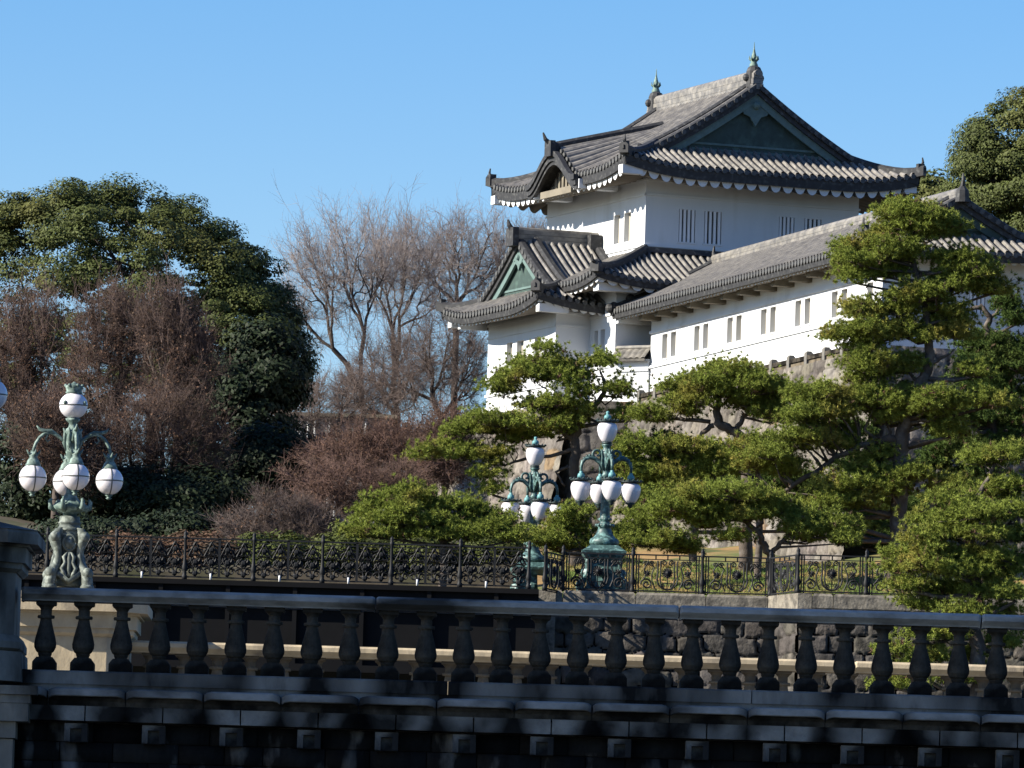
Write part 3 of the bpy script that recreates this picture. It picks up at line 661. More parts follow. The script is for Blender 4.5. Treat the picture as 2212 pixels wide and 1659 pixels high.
b = MB().lathe([(.26, 0), (.24, .4), (.1, .52)], (-1.08, 2.8, 31.25), 8); b.tube([(-1.1, 2.8, 31.7), (-1.2, 2.8, 31.9), (-1.15, 2.8, 32.15)], [.1, .07, .03])
b.lathe([(.26, 0), (.24, .4), (.1, .55)], (24.35, 2.8, 31.3), 8); b.tube([(24.35, 2.8, 31.8), (24.42, 2.8, 32.05), (24.4, 2.8, 32.3)], [.1, .07, .03])
b.sphere((-1.0, -1.15, 29.65), .17, 8, 6); b.sphere((-1.0, -.5, 29.95), .2, 8, 6); b.build('ridge_end_tile', 'tile_dark', cr, oc)
MB().box(-1.0, -.75, -1.05, 3, 29.0, 29.28).each('beam_end', 'plaster', cr, oc)
# little tile-capped wall that joins tower and wing
q0 = np.array([TC[0]-1.6*math.cos(TA)+1.2*math.sin(TA), TC[1]-1.6*math.sin(TA)-1.2*math.cos(TA)]); q1 = CK
dv = q1-q0; Lw = np.hypot(*dv); dv /= Lw; nw = np.array([dv[1], -dv[0]])
jw = thing('tile_capped_wall', (q0[0], q0[1], TZ), 'short white plaster wall with small grey tile coping between keep and wing', 'wall', rz=math.atan2(dv[1], dv[0]))
MB().box(.0, Lw-.02, -.1, .3, -.05, 1.75).box(.0, Lw-.02, -.16, .2, 1.3, 1.4).build('wall', 'plaster', jw)
b = MB()
u = np.arange(0, Lw-.02, .05); P = np.array([[(uu, y, 1.75+.42*(1-abs(y-.1)/.5)+.05*abs(math.sin(uu*PI/.26))) for y in (-.4, -.15, .1, .35, .6)] for uu in u]); b.grid(P)
b.grid(np.array([[(uu, -.4, 1.75), (uu, -.36, 1.66), (uu, 0, 1.7)] for uu in u])); b.tube([(0, .1, 2.2), (Lw-.03, .1, 2.2)], .1)
b.build('tile_coping', 'tile', jw)

# ------------------------------------------------------------------ stone rampart under the castle
rl = lambda t, r: np.array([CK[0]+t*math.cos(CA)+r*math.sin(CA), CK[1]-t*math.sin(CA)+r*math.cos(CA)])
tl = lambda x, y: np.array([TC[0]+x*math.cos(TA)-y*math.sin(TA), TC[1]+x*math.sin(TA)+y*math.cos(TA)])
ramp = thing('castle_rampart', (CK[0], CK[1], 20.), 'sloping dry stone rampart of fitted grey boulders beneath the white castle', 'stone wall')
ro = (CK[0], CK[1], 20.)
HB = 8.5; slope = .2
def battered(A_, B_, ztop, seed, cell=(1.0, .75), ext=(0, 0)):
    A_, B_ = np.array(A_), np.array(B_); d = B_-A_; L = np.hypot(*d); d /= L; n = np.array([d[1], -d[0]])    # outside to the right of A->B
    V = np.array([-n[0]*slope, -n[1]*slope, 1.]); hl = np.linalg.norm(V); V /= hl
    foot = A_+n*slope*HB
    stone_wall('stone_face', (*foot, ztop-HB), (*d, 0), V, L, HB*hl, cell, .08, seed, 'castle_stone', ramp, ro, .1, .02)
aw, bw_ = tl(-3.55, 8.3), tl(-3.55, -2.2)
battered(aw, bw_, 25.95, 3); battered(tl(-3.55, -2.2), rl(.4, -.75), 25.95, 4); battered(rl(.3, -.75), rl(27, -.75), 25.9, 5); battered(rl(27, -.75), rl(27, 9), 25.9, 6)
b = MB()
bk = tl(-3.2, 14)
for A_, B_ in ((aw, bw_),):
    d = (B_-A_)/np.hypot(*(B_-A_)); n = np.array([d[1], -d[0]])
b.prism([(*rl(-.5, -.8), 25.86), (*rl(27, -.8), 25.86), (*rl(27, 9), 25.86), (*rl(-.5, 9), 25.86)], (0, 0, -5)).build('rampart_top', 'coping', ramp, ro)
b = MB().prism([(*tl(-3.5, 8.3), 25.89), (*tl(-3.5, -2.2), 25.89), (*tl(5, -2.2), 25.89), (*tl(5, 12), 25.89), (*tl(-2.6, 12), 25.89)], (0, 0, -6)); b.build('rampart_top', 'coping', ramp, ro)
# side face on the far left corner
battered(tl(-2.6, 16), tl(-3.55, 8.3), 25.95, 8)
stf = thing('low_stone_fence', (*rl(.3, -.5), 25.86), 'low fence of stubby stone posts along the rampart edge', 'stone fence', rz=-CA)
t = .5
while t < 25.5:
    MB().box(-.13, .13, -.12, .12, 0, .52).box(-.1, .1, -.09, .09, .52, .57).build('post', 'fence_stone', stf, loc=(t-.3, 0, 0)); t += 1.79
MB().box(0, 25.2, -.04, .06, -.02, .27).build('ledge', 'warm_shade', stf); MB().box(0, 25.2, -.1, .1, .272, .42).build('shadow_rail', 'granite_dark', stf)  # the dark upper bar stands in for the shadow line between the posts

# ------------------------------------------------------------------ stone bridge in front
BY0, BY1 = 96.6, 109.6; XS, XE = -14., 12.
bridge = thing('stone_bridge', (0, BY0, 0.), 'long dark weathered granite bridge with stone balustrades crossing in front', 'bridge')
bo = (0, BY0, 0)
# baluster: square foot and cap, turned vase between
def baluster_mb(h):
    b = MB(); k = h/.84
    b.loft([[(-a, -a, z*k), (a, -a, z*k), (a, a, z*k), (-a, a, z*k)] for a, z in ((.142, 0), (.142, .1), (.125, .125), (.095, .165))])
    b.lathe([(.088, .15*k), (.075, .175*k), (.085, .2*k), (.085, .215*k), (.108, .235*k), (.132, .285*k), (.135, .33*k), (.122, .40*k), (.095, .50*k), (.075, .58*k), (.067, .63*k),
             (.1, .632*k), (.105, .65*k), (.1, .668*k), (.068, .672*k), (.068, .74*k), (.085, .765*k), (.11, .79*k)], n=18)
    b.loft([[(-a, -a, z*k), (a, -a, z*k), (a, a, z*k), (-a, a, z*k)] for a, z in ((.11, .785), (.12, .80), (.12, .842))])
    return b
NZ = 5.045
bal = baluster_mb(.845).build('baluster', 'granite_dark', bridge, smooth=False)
bx = -5.555; first = True
while bx < XE-5.2:
    if not -5.9 < bx < -5.6:
        o = bal if first else bal.copy()
        if not first: COL.objects.link(o); o.parent = bridge
        o.location = (bx, 0, NZ-.002); o.rotation_euler = (0, 0, random.uniform(-.03, .03)); first = False
    bx += .4605
def parapet(y, ztop, m_rail, m_pl, x0, x1, joints, pl=True):
    r = MB(); yy = y-BY0
    js = [x0]+joints+[x1]
    for a, c in zip(js, js[1:]):
        a += .008; c -= .008
        prof = [(-.16, -.16), (-.17, -.145), (-.225, -.105), (-.25, -.085), (-.25, -.03), (-.215, 0.), (.215, 0), (.25, -.03), (.25, -.085), (.225, -.105), (.17, -.145), (.16, -.16)]
        r.loft([[(x, yy+p*s_, ztop+q-d_) for p, q in prof] for x, s_, d_ in ((a, .9, .012), (a+.03, 1, 0), (c-.03, 1, 0), (c, .9, .012))])
    r.build('handrail', m_rail, bridge)
    p = MB(); js = [x0]+[q+.9 for q in joints]+[x1]
    for a, c in zip(js, js[1:]):
        a += .006; c -= .006; z1 = ztop-1.0
        p.loft([[(x, yy-.26, z1-.165), (x, yy+.26, z1-.165), (x, yy+.26, z1-.02), (x, yy+.23, z1), (x, yy-.23, z1), (x, yy-.26, z1-.02)] for x in (a, c)])
    p.box(x0, x1, yy-.235, yy+.235, 4.6, ztop-1.0-.163); p.build('plinth', m_pl, bridge)
parapet(BY0, 6.045, 'granite_top', 'granite', -5.86, XE, [-1.57, 2.1, 5.75, 9.4])
parapet(BY1, 6.165, 'warm_stone', 'warm_stone', -5.2, XE, [-2.6, 1.1, 4.8, 8.5])
fb = baluster_mb(.86).build('baluster', 'warm_shade', bridge, smooth=False)  # dark stone, its colour lowered further for the shadow on these balusters
bx = -4.85; first = True
while bx < XE-4.2:
    o = fb if first else fb.copy()
    if not first: COL.objects.link(o); o.parent = bridge
    o.location = (bx, BY1-BY0, 5.163); first = False; bx += .457
MB().box(-60, 60, .12, BY1-BY0+.1, 4.2, 4.72).build('deck', 'deck', bridge)
# cornice of separate stones with rounded shoulders, then frieze, corbels and ashlar wall
c = MB(); x = -14.1+.185
prof = [(-.40, 4.83), (-.43, 4.815), (-.43, 4.74), (-.415, 4.73)]
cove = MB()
while x < XE:
    a, e = x+.01, x+.927
    rg = []
    for xx, d in ((a, .035), (a+.035, .012), (a+.09, 0), (e-.09, 0), (e-.035, .012), (e, .035)):
        rg.append([(xx, p+d*.6, z-(d if z > 4.72 else 0)) for p, z in prof]+[(xx, .1, 4.73), (xx, .1, 4.83-d)])
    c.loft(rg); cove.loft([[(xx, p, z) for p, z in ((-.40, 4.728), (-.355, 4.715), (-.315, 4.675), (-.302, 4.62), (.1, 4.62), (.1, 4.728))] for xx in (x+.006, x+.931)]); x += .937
c.build('cornice', 'cornice_stone', bridge); cove.build('cornice_moulding', 'granite_dark', bridge)  # moulding takes darker granite: the shade under the cornice, put into its colour
f = MB(); x = -14.1-.3
while x < XE: f.box(x+.008, x+.929, -.30+random.uniform(-.006, .006), .1, 4.44, 4.618); x += .937
f.build('frieze', 'frieze_stone', bridge)
x = -14.1+.53; cb = None
while x < XE-5.3:
    if x > -6.6:
        if cb is None:
            k = MB(); k.box(-.14, .14, -.22, 0, .16, .22); k.box(-.14, -.07, -.22, 0, 0, .16); k.box(.07, .14, -.22, 0, 0, .16); k.box(-.07, .07, -.1, 0, .0, .16)
            cb = k.build('corbel', 'corbel_stone', bridge); o = cb
        else: o = cb.copy(); COL.objects.link(o); o.parent = bridge
        o.location = (x, 0, 4.19)
    x += .937
# ashlar wall: courses of blocks with joints, one mesh
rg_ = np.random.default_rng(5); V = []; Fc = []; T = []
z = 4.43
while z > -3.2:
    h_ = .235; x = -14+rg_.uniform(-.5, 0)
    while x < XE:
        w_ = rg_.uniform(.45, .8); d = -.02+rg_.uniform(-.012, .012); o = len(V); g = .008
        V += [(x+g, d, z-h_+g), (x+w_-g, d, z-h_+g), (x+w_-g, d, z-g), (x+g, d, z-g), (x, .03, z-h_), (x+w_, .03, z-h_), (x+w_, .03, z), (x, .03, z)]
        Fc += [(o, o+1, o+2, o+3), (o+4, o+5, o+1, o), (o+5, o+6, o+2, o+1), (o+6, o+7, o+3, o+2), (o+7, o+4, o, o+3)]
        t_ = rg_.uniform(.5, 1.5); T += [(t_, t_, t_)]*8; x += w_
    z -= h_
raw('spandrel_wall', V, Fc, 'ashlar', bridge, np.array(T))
# piers with octagonal caps
def octo(h, ch, z, cx, cy): return [(cx+a, cy+b_, z) for a, b_ in ((h, -h+ch), (h, h-ch), (h-ch, h), (-h+ch, h), (-h, h-ch), (-h, -h+ch), (-h+ch, -h), (h-ch, -h))]
def pier(cx, cy, ztop, m_):
    b = MB()
    for q in ([(1.13, .34, -.16), (1.15, .34, -.2), (1.15, .34, -.33)], [(1.04, .32, -.33), (1.04, .32, -.36)], [(1.0, .31, -.36), (1.0, .31, -.55)], [(.96, .3, -.55), (.955, .3, -.62), (.9, .28, -.66)], [(.88, .27, -.66), (.88, .27, -1.42)],
              [(.93, .28, -1.42), (.97, .28, -1.5), (.97, .28, -1.58), (.92, .28, -1.62)], [(.98, .29, -1.62), (1.0, .29, -1.98)]):
        b.loft([octo(h, ch, ztop+z, cx, cy-BY0) for h, ch, z in q])
    b.loft([octo(1.15, .35, ztop-.16, cx, cy-BY0), octo(.5, .15, ztop-.002, cx, cy-BY0)])
    b.build('pedestal', m_, bridge)
LAX = -6.8
pier(LAX, BY0+.25, 6.86, 'pier_stone'); pier(-6.03, BY1+.1, 6.83, 'warm_stone')
b = MB()
for h, z0_, z1_ in ((1.2, 4.72, 4.83), (1.12, 4.62, 4.72), (1.1, 4.4, 4.62), (.95, 4.2, 4.4)): b.box(LAX-h, LAX+h, -.62-h*.0+(1.2-h)*.5, .0, z0_, z1_-.003)
b.box(LAX-.92, LAX+.92, -.45, 0, -3.2, 4.19); b.build('pilaster', 'pier_stone', bridge)

# ornate lamp of the stone bridge
def lamp_globe(root, c, r, hang, seed, squash=1.):
    g = MB().sphere((0, 0, 0), r, 28, 18, squash).build('globe', 'opal', root, smooth=True, loc=c)
    b = MB(); n = 40; rr = r+.003
    b.loft([[(rr*math.cos(t), rr*math.sin(t), -.008), (rr*math.cos(t), rr*math.sin(t), .008), (rr*.97*math.cos(t), rr*.97*math.sin(t), .008), (rr*.97*math.cos(t), rr*.97*math.sin(t), -.008)] for t in [2*PI*k/n for k in range(n+1)]], caps=False)
    for a in ((0.25, 0.25+PI/2) if hang else (1.0, 1.0+PI/2)):
        ca, sa = math.cos(a), math.sin(a); wx, wy = -sa*.008, ca*.008
        b.loft([[(rr*math.cos(t)*ca+s1*wx, rr*math.cos(t)*sa+s1*wy, rr*squash*math.sin(t)) for s1 in (-1, 1)]+[(rr*.96*math.cos(t)*ca+s1*wx, rr*.96*math.cos(t)*sa+s1*wy, rr*.96*squash*math.sin(t)) for s1 in (1, -1)] for t in ([2*PI*k/n for k in range(n+1)] if hang else [-PI/2+PI/2*k/10 for k in range(11)]+[PI+PI/2*k/10 for k in range(0)])], caps=False)
    b.build('globe_band', 'band', g)
    return g
def bridge_lamp(loc, label, group):
    L = thing('ornate_lamp', loc, label, 'street lamp', group)
    # four-legged scrolled pedestal
    b = MB()
    for k in range(4):
        a = PI/4+k*PI/2+.1; ca, sa = math.cos(a), math.sin(a)
        path = [(.36, .0, .075), (.36, .10, .085), (.345, .2, .08), (.30, .27, .075), (.235, .36, .06), (.205, .47, .055), (.215, .58, .058), (.25, .67, .07), (.262, .745, .075), (.225, .81, .06), (.15, .83, .05)]
        b.tube([(r*ca, r*sa, z) for r, z, w in path], [w for r, z, w in path], 8)
        b.sphere((.36*ca, .36*sa, .235), .085, 8, 6); b.sphere((.28*ca, .28*sa, .74), .08, 8, 6)
        b.lathe([(.095, 0), (.1, .05), (.085, .08)], (.36*ca, .36*sa, 0), 10)
        a2 = k*PI/2+.1; c2, s2 = math.cos(a2), math.sin(a2)        # shield and drapery on each face
        q = lambda u, d, z: (d*c2-u*s2, d*s2+u*c2, z)
        b.tube([q(.085*math.cos(t), .185, .66+.105*math.sin(t)) for t in np.linspace(0, 2*PI, 17)], .022, 6); b.prism([q(.075*math.cos(t), .165, .66+.095*math.sin(t)) for t in np.linspace(0, 2*PI, 13)[:-1]], Vector(q(0, .2, 0))-Vector(q(0, .165, 0)))
        for u in (-1, 1): b.tube([q(u*.02, .19, .53), q(u*.07, .2, .46), q(u*.05, .22, .38), q(u*.1, .24, .3), q(u*.06, .26, .22), q(u*.02, .25, .16)], [.015, .03, .026, .03, .026, .01], 5)
        b.tube([q(0, .18, .54), q(0, .2, .42), q(0, .23, .3), q(0, .25, .18)], [.02, .035, .03, .02], 6)
        b.tube([(.28*math.cos(a2-.6), .28*math.sin(a2-.6), .24), (.27*c2, .27*s2, .12), (.28*math.cos(a2+.6), .28*math.sin(a2+.6), .24)], .045, 6)
    b.lathe([(.24, .06), (.23, .12), (.17, .3), (.14, .48), (.16, .65), (.2, .76), (.17, .83), (.2, .845), (.16, .87), (.145, .9), (.15, .93), (.165, .945), (.145, .96), (.135, 1.03), (.10, 1.04)], n=16)
    b.build('pedestal', 'lamp_grey', L, smooth=True)
    b = MB(); b.lathe([(.09, 1.04), (.1, 1.08), (.22, 1.12), (.25, 1.17), (.2, 1.21), (.12, 1.25), (.085, 1.32), (.06, 1.36), (.05, 1.7), (.06, 1.84), (.085, 1.92), (.1, 2.05), (.09, 2.16), (.115, 2.2), (.09, 2.24), (.06, 2.26), (.05, 2.32), (.085, 2.35), (.1, 2.385)], n=16, lobes=8, amp=.04)
    for k in range(6):
        a = k*PI/3+.2; ca, sa = math.cos(a), math.sin(a)
        b.tube([(r*ca, r*sa, z) for r, z in ((.2, 1.12), (.27, 1.15), (.28, 1.24), (.255, 1.27))], [.045, .04, .03, .02], 6)
        b.tube([(r*ca, r*sa, z) for r, z in ((.05, 1.3), (.12, 1.24), (.2, 1.2))], [.02, .025, .02], 5)
        b.tube([(r*ca, r*sa, z) for r, z in ((.07, 1.95), (.11, 2.05), (.1, 2.2), (.13, 2.25))], [.03, .035, .025, .01], 5)
    b.build('column', 'lamp_patina', L, smooth=True)
    R0 = .53
    for k, a in enumerate((.17, .17+PI/2, .17+PI, .17+3*PI/2)):
        ca, sa = math.cos(a), math.sin(a); p = lambda r, z: (r*ca, r*sa, z); b = MB()
        b.tube([p(.08, 2.06), p(.14, 2.09), p(.22, 2.15), p(.3, 2.18), p(.38, 2.165), p(.45, 2.11), p(.5, 2.03), p(R0, 1.94), p(R0, 1.88)], [.03, .026, .026, .024, .024, .024, .022, .022, .02], 8)
        b.tube([p(.2, 2.15), p(.3, 2.2), p(.38, 2.2), p(.46, 2.22), p(.5, 2.27)], [.02, .035, .03, .025, .008], 6)
        b.tube([p(.34, 2.16), p(.37, 2.09), p(.34, 2.05), p(.31, 2.08)], [.015, .014, .012, .008], 5)
        arm = b.build('arm', 'lamp_patina', L, smooth=True)
        g = lamp_globe(L, p(R0, 1.545), .192, True, k)
        b = MB(); b.lathe([(.03, .36), (.035, .33), (.06, .31), (.05, .285), (.07, .25), (.085, .22), (.088, .2), (.1, .19), (.105, .16)], n=12, lobes=6, amp=.05)
        for q in range(4):
            t_ = q*PI/2+.4; b.tube([(r*math.cos(t_), r*math.sin(t_), z) for r, z in ((.03, .31), (.07, .34), (.1, .385))], [.02, .02, .006], 5)
        b.lathe([(.03, -.185), (.055, -.2), (.03, -.215), (.025, -.23), (.045, -.24), (.012, -.262)], n=10)
        b.build('lamp_cap', 'lamp_patina', g, smooth=True)
    g = lamp_globe(L, (0, 0, 2.565), .197, False, 9, .93)
    b = MB(); b.lathe([(.1, .16), (.112, .18), (.1, .2), (.11, .24), (.125, .27), (.1, .28), (.04, .3), (.012, .33)], n=16, lobes=8, amp=.05)
    for q in range(6): t_ = q*PI/3; b.sphere((.115*math.cos(t_), .115*math.sin(t_), .275), .025, 6, 5)
    for t_ in (1.0+PI, 1.0-PI/2-.05, 1.0+PI/2, 1.0): b.sphere((.195*math.cos(t_), .195*math.sin(t_), .03), .03, 6, 5)
    b.build('lamp_cap', 'lamp_patina', g, smooth=True)
    return L
l1 = bridge_lamp((-6.03, BY1+.1, 6.828), 'grey green cast lamp with five banded round globes on the stone bridge', 'lamps on the stone bridge')
l2 = dup(l1); l2.location = (LAX-.05, BY0+.25, 6.858)
l2['label'] = 'nearer bridge lamp, cut off so only part of one banded globe shows'
# ------------------------------------------------------------------ iron bridge behind, with its railing
IX0, IX1, IY = -24., .93, 226.
ib = thing('iron_bridge', (0, IY, 14.5), 'black iron bridge with openwork railing spanning behind the stone bridge', 'bridge')
b = MB(); b.box(IX0, IX1, -.25, .15, 14.36, 14.5); b.box(IX0, IX1, -.1, .1, 13.9, 14.36); b.box(IX0, IX1, -.25, .15, 13.8, 13.9); b.box(IX0, IX1, .12, 23, 14.3, 14.45)
b.box(IX0, IX1, -.05, .2, 12.2, 13.8); b.box(IX0, IX1, .3, 22, 12.0, 12.2); b.box(IX0, IX1, -.2, .2, 12.0, 12.2)  # web made this deep to stand in for the dark shade under the bridge
x = IX1-1.2
while x > IX0: b.box(x-.06, x+.06, -.2, .0, 12.2, 14.36); x -= 1.9
b.build('girder', 'girder', ib, (0, 0, 14.5))
def spiral(b, cx, cz, r0, r1, a0, turns, rad, n=18, pts0=()):
    p = list(pts0)
    for k in range(n+1):
        t = k/n; a = a0+turns*2*PI*t; r = r0+(r1-r0)*t; p.append((cx+r*math.cos(a), 0, cz+r*math.sin(a)))
    b.tube(p, rad, 4)
def palmette(b, L, H):
    b.box(0, L, -.025, .025, H-.045, H); b.box(0, L, -.02, .02, .06, .1); b.box(0, L, -.015, .015, H-.13, H-.105)
    b.box(L/2-.035, L/2+.035, -.025, .025, .06, H-.02)
    for s0 in (0, 1):
        for k in range(2):
            for zz in (.32, .66, .95): b.tube([(s0*L/2+.05, 0, zz), (s0*L/2+L/8, 0, zz+.05), (s0*L/2+L/4, 0, zz-.03), (s0*L/2+3*L/8, 0, zz+.05), (s0*L/2+L/2-.05, 0, zz)], .022, 4)
            cx = L*(.25*k*2+.25)*.5+s0*L/2 if False else s0*L/2+(k+.5)*L/4
            for sg in (-1, 1):
                spiral(b, cx+sg*.12, .25, .11, .03, PI/2-sg*PI/2, sg*1.2, .023, 14)
                spiral(b, cx+sg*.11, .52, .10, .03, PI/2+sg*PI/2, -sg*1.2, .023, 14)
                spiral(b, cx+sg*.12, .78, .11, .03, PI/2-sg*PI/2, sg*1.2, .023, 14)
                b.tube([(cx, 0, .1), (cx+sg*.06, 0, .35), (cx+sg*.22, 0, .42), (cx+sg*.05, 0, .64), (cx+sg*.2, 0, .68), (cx, 0, H-.12)], .03, 4)
                for q in range(3): b.tube([(cx, 0, .36+.02*q), (cx+sg*(.06+.03*q), 0, .44+.06*q), (cx+sg*(.03+.05*q), 0, .55+.05*q)], [.03, .048, .012], 4)
            b.sphere((cx, 0, .5), .09, 6, 5); b.sphere((cx, 0, .86), .08, 6, 5); b.sphere((cx, 0, .18), .08, 6, 5)
def post_mb(H):
    return MB().lathe([(.075, 0), (.075, .12), (.05, .15), (.065, .19), (.05, .22), (.075, .27), (.085, .36), (.06, .46), (.045, .58), (.04, H-.12), (.06, H-.08), (.06, H-.02), (.04, H), (.055, H+.05), (.045, H+.1), (.005, H+.16)], n=10)
pp = pl_ = stud = None
x = IX1-.3; PLN = 1.95; k = 0
while x > -16:
    if pp is None:
        pp = post_mb(1.24).build('railing_post', 'iron', ib, smooth=True); b = MB(); palmette(b, PLN-.12, 1.2); pl_ = b.build('railing_panel', 'iron', ib)
        stud = MB().lathe([(.03, 0), (.03, .17), (.02, .18)], n=10).build('white_stud', 'white_paint', ib, smooth=True); o1, o2, o3_ = pp, pl_, stud
    else:
        o1, o2, o3_ = pp.copy(), pl_.copy(), stud.copy()
        for o in (o1, o2, o3_): COL.objects.link(o); o.parent = ib
    o1.location = (x, 0, 0); o2.location = (x-PLN+.06, 0, 0); o3_.location = (x-1.2, -.19, 0); x -= PLN
# ------------------------------------------------------------------ retaining wall with coping and the castle-side iron fence
RY = 228.6; SX = 7.55; RY2 = 226.9
rw = thing('retaining_wall', (.93, RY, 0), 'rough dark boulder retaining wall with dressed coping stones below the iron fence', 'stone wall')
rwo = (.93, RY, 0)
stone_wall('stone_face', (.95, RY+.1, 8.), (1, 0, 0), (0, 0, 1), SX-.7, 6.25, (.78, .5), .05, 21, 'rubble', rw, rwo, .1, .0, .10, .22)
stone_wall('stone_face', (8.35, RY2+.1, 8.), (1, 0, 0), (0, 0, 1), 14, 6.25, (.78, .5), .05, 22, 'rubble', rw, rwo, .1, .0, .10, .22)
d = np.array([8.35-7.55, RY2-RY]); ln = np.hypot(*d)
stone_wall('stone_face', (7.55, RY+.1, 8.), (d[0]/ln, d[1]/ln, 0), (0, 0, 1), ln, 6.25, (.7, .5), .05, 23, 'rubble', rw, rwo, .08, .0, .14, .2)
MB().box(.95, 22, RY+.06, RY+1.6, 7.8, 14.2).box(8.4, 22, RY2+.06, RY+.06, 7.8, 14.2).build('wall_core', 'rubble', rw, rwo)
b = MB()
def cop(x0, x1, y, z0=14.22, z1=14.68, dep=1.25):
    c_ = .05
    b.loft([[(x0+c_*k, y+c_*k, z0+(0 if q == 0 else 0)), (x1-c_*k, y+c_*k, z0), (x1-c_*k, y+dep, z0), (x0+c_*k, y+dep, z0)] if z is None else
            [(x0+c_*k, y+c_*k, z), (x1-c_*k, y+c_*k, z), (x1-c_*k, y+dep, z), (x0+c_*k, y+dep, z)] for q, (z, k) in enumerate(((z0, .6), (z0+.05, 0), (z1-.07, 0), (z1, 1)))])
for x0_, x1_ in ((.93, 1.62), (1.64, 3.7), (3.72, 5.72), (5.74, 7.5)): cop(x0_, x1_, RY)
for x0_, x1_ in ((8.72, 9.3), (9.32, 11.35), (11.37, 13.3), (13.32, 15.4), (15.42, 18)): cop(x0_, x1_, RY2)
b.build('coping', 'coping', rw, rwo)
b = MB(); pa, pb_ = np.array([7.52, RY]), np.array([8.30, RY2])
b.prism([(7.52, RY, 14.22), (8.3, RY2, 14.22), (8.70, RY2, 14.22), (8.7, RY+1.2, 14.22), (7.52, RY+1.2, 14.22)], (0, 0, .455)).build('coping', 'coping', rw, rwo)
b = MB().box(.0, .5, -.06, .3, 7.8, 14.66); bq = b.build('abutment_quoin', 'coping', rw); bq.location = (.0, 0, 0)
def scroll_panel(L, H):
    b = MB(); t_ = .019
    b.box(0, L, -.02, .02, H-.04, H); b.box(0, L, -.015, .015, H-.16, H-.135); b.box(0, L, -.02, .02, .05, .09); b.box(0, L, -.015, .015, .0, .03)
    for x in (.05, .12, L-.12, L-.05): b.box(x-.02, x+.02, -.015, .015, 0, H)
    for x in (.32*L, L/2, .68*L): b.box(x-.02, x+.02, -.015, .015, H-.15, H-.03)
    cx = L/2
    for s in (-1, 1):
        # double lyre
        for rr, w in ((.30, .026), (.21, .022)):
            b.tube([(cx+s*rr*.95, 0, H-.18), (cx+s*rr*.92, 0, .62), (cx+s*rr, 0, .42), (cx+s*rr*.85, 0, .26), (cx+s*rr*.45, 0, .15), (cx, 0, .12)], w, 4)
        spiral(b, cx+s*.1, H-.25, .085, .02, PI/2-s*PI/2, s*1.3, t_, 14)
        spiral(b, cx+s*.47, H-.27, .085, .02, PI/2+s*PI/2, -s*1.4, t_, 14); spiral(b, cx+s*.62, H-.27, .08, .02, PI/2-s*PI/2, s*1.3, t_, 14)
        spiral(b, cx+s*.6, .27, .17, .03, PI/2-s*PI/2, s*1.6, .026, 20)
        b.tube([(cx+s*.34, 0, .12), (cx+s*.44, 0, .35), (cx+s*.45, 0, .55), (cx+s*.38, 0, .75), (cx+s*.5, 0, .9)], .021, 4)
        b.tube([(cx+s*.77, 0, .3), (cx+s*.62, 0, .5), (cx+s*.68, 0, .7), (cx+s*.55, 0, .95)], .021, 4)
        for a in np.linspace(0, 2*PI, 9)[:-1]: b.tube([(cx+s*.58, 0, .58), (cx+s*.58+.1*math.cos(a), 0, .58+.1*math.sin(a))], [.03, .018], 4)
        spiral(b, cx+s*.12, .22, .08, .02, -PI/2, s*.9, t_, 10)
    for a in np.linspace(0, 2*PI, 15)[:-1]: b.tube([(cx, 0, .60), (cx+.15*math.cos(a), 0, .60+.15*math.sin(a))], [.036, .02], 4)
    b.sphere((cx, 0, .6), .075, 8, 6); b.box(cx-.012, cx+.012, -.012, .012, .1, .5)
    b.box(cx-.16, cx+.16, -.012, .012, .29, .315)
    return b
fen = thing('iron_fence', (.93, RY, 14.68), 'black wrought iron fence with scrollwork panels on the retaining wall', 'fence')
PF = [(1.62, RY+.45), (3.62, RY+.45), (5.62, RY+.45), (7.58, RY+.45), (8.3, RY2+.35), (10.25, RY2+.35), (12.2, RY2+.35), (14.15, RY2+.35)]
PF = [(1.1, RY-1.0)]+PF
fp = post_mb(1.17).build('post', 'iron', fen, smooth=True); fo = (.93, RY)
panels = {}
for k, (x, y) in enumerate(PF):
    o = fp if k == 0 else fp.copy()
    if k: COL.objects.link(o); o.parent = fen
    o.location = (x-fo[0], y-fo[1], -.0 if 1 <= k else -.1)
    if k+1 < len(PF):
        nx, ny = PF[k+1]; L = math.hypot(nx-x, ny-y); key = round(L, 1)
        if key not in panels: panels[key] = o2 = scroll_panel(L-.1, 1.13).build('panel', 'iron', fen)
        else: o2 = panels[key].copy(); COL.objects.link(o2); o2.parent = fen
        an = math.atan2(ny-y, nx-x); o2.location = (x-fo[0]+.05*math.cos(an), y-fo[1]+.05*math.sin(an), .0 if 1 <= k else -.1); o2.rotation_euler = (0, 0, an)
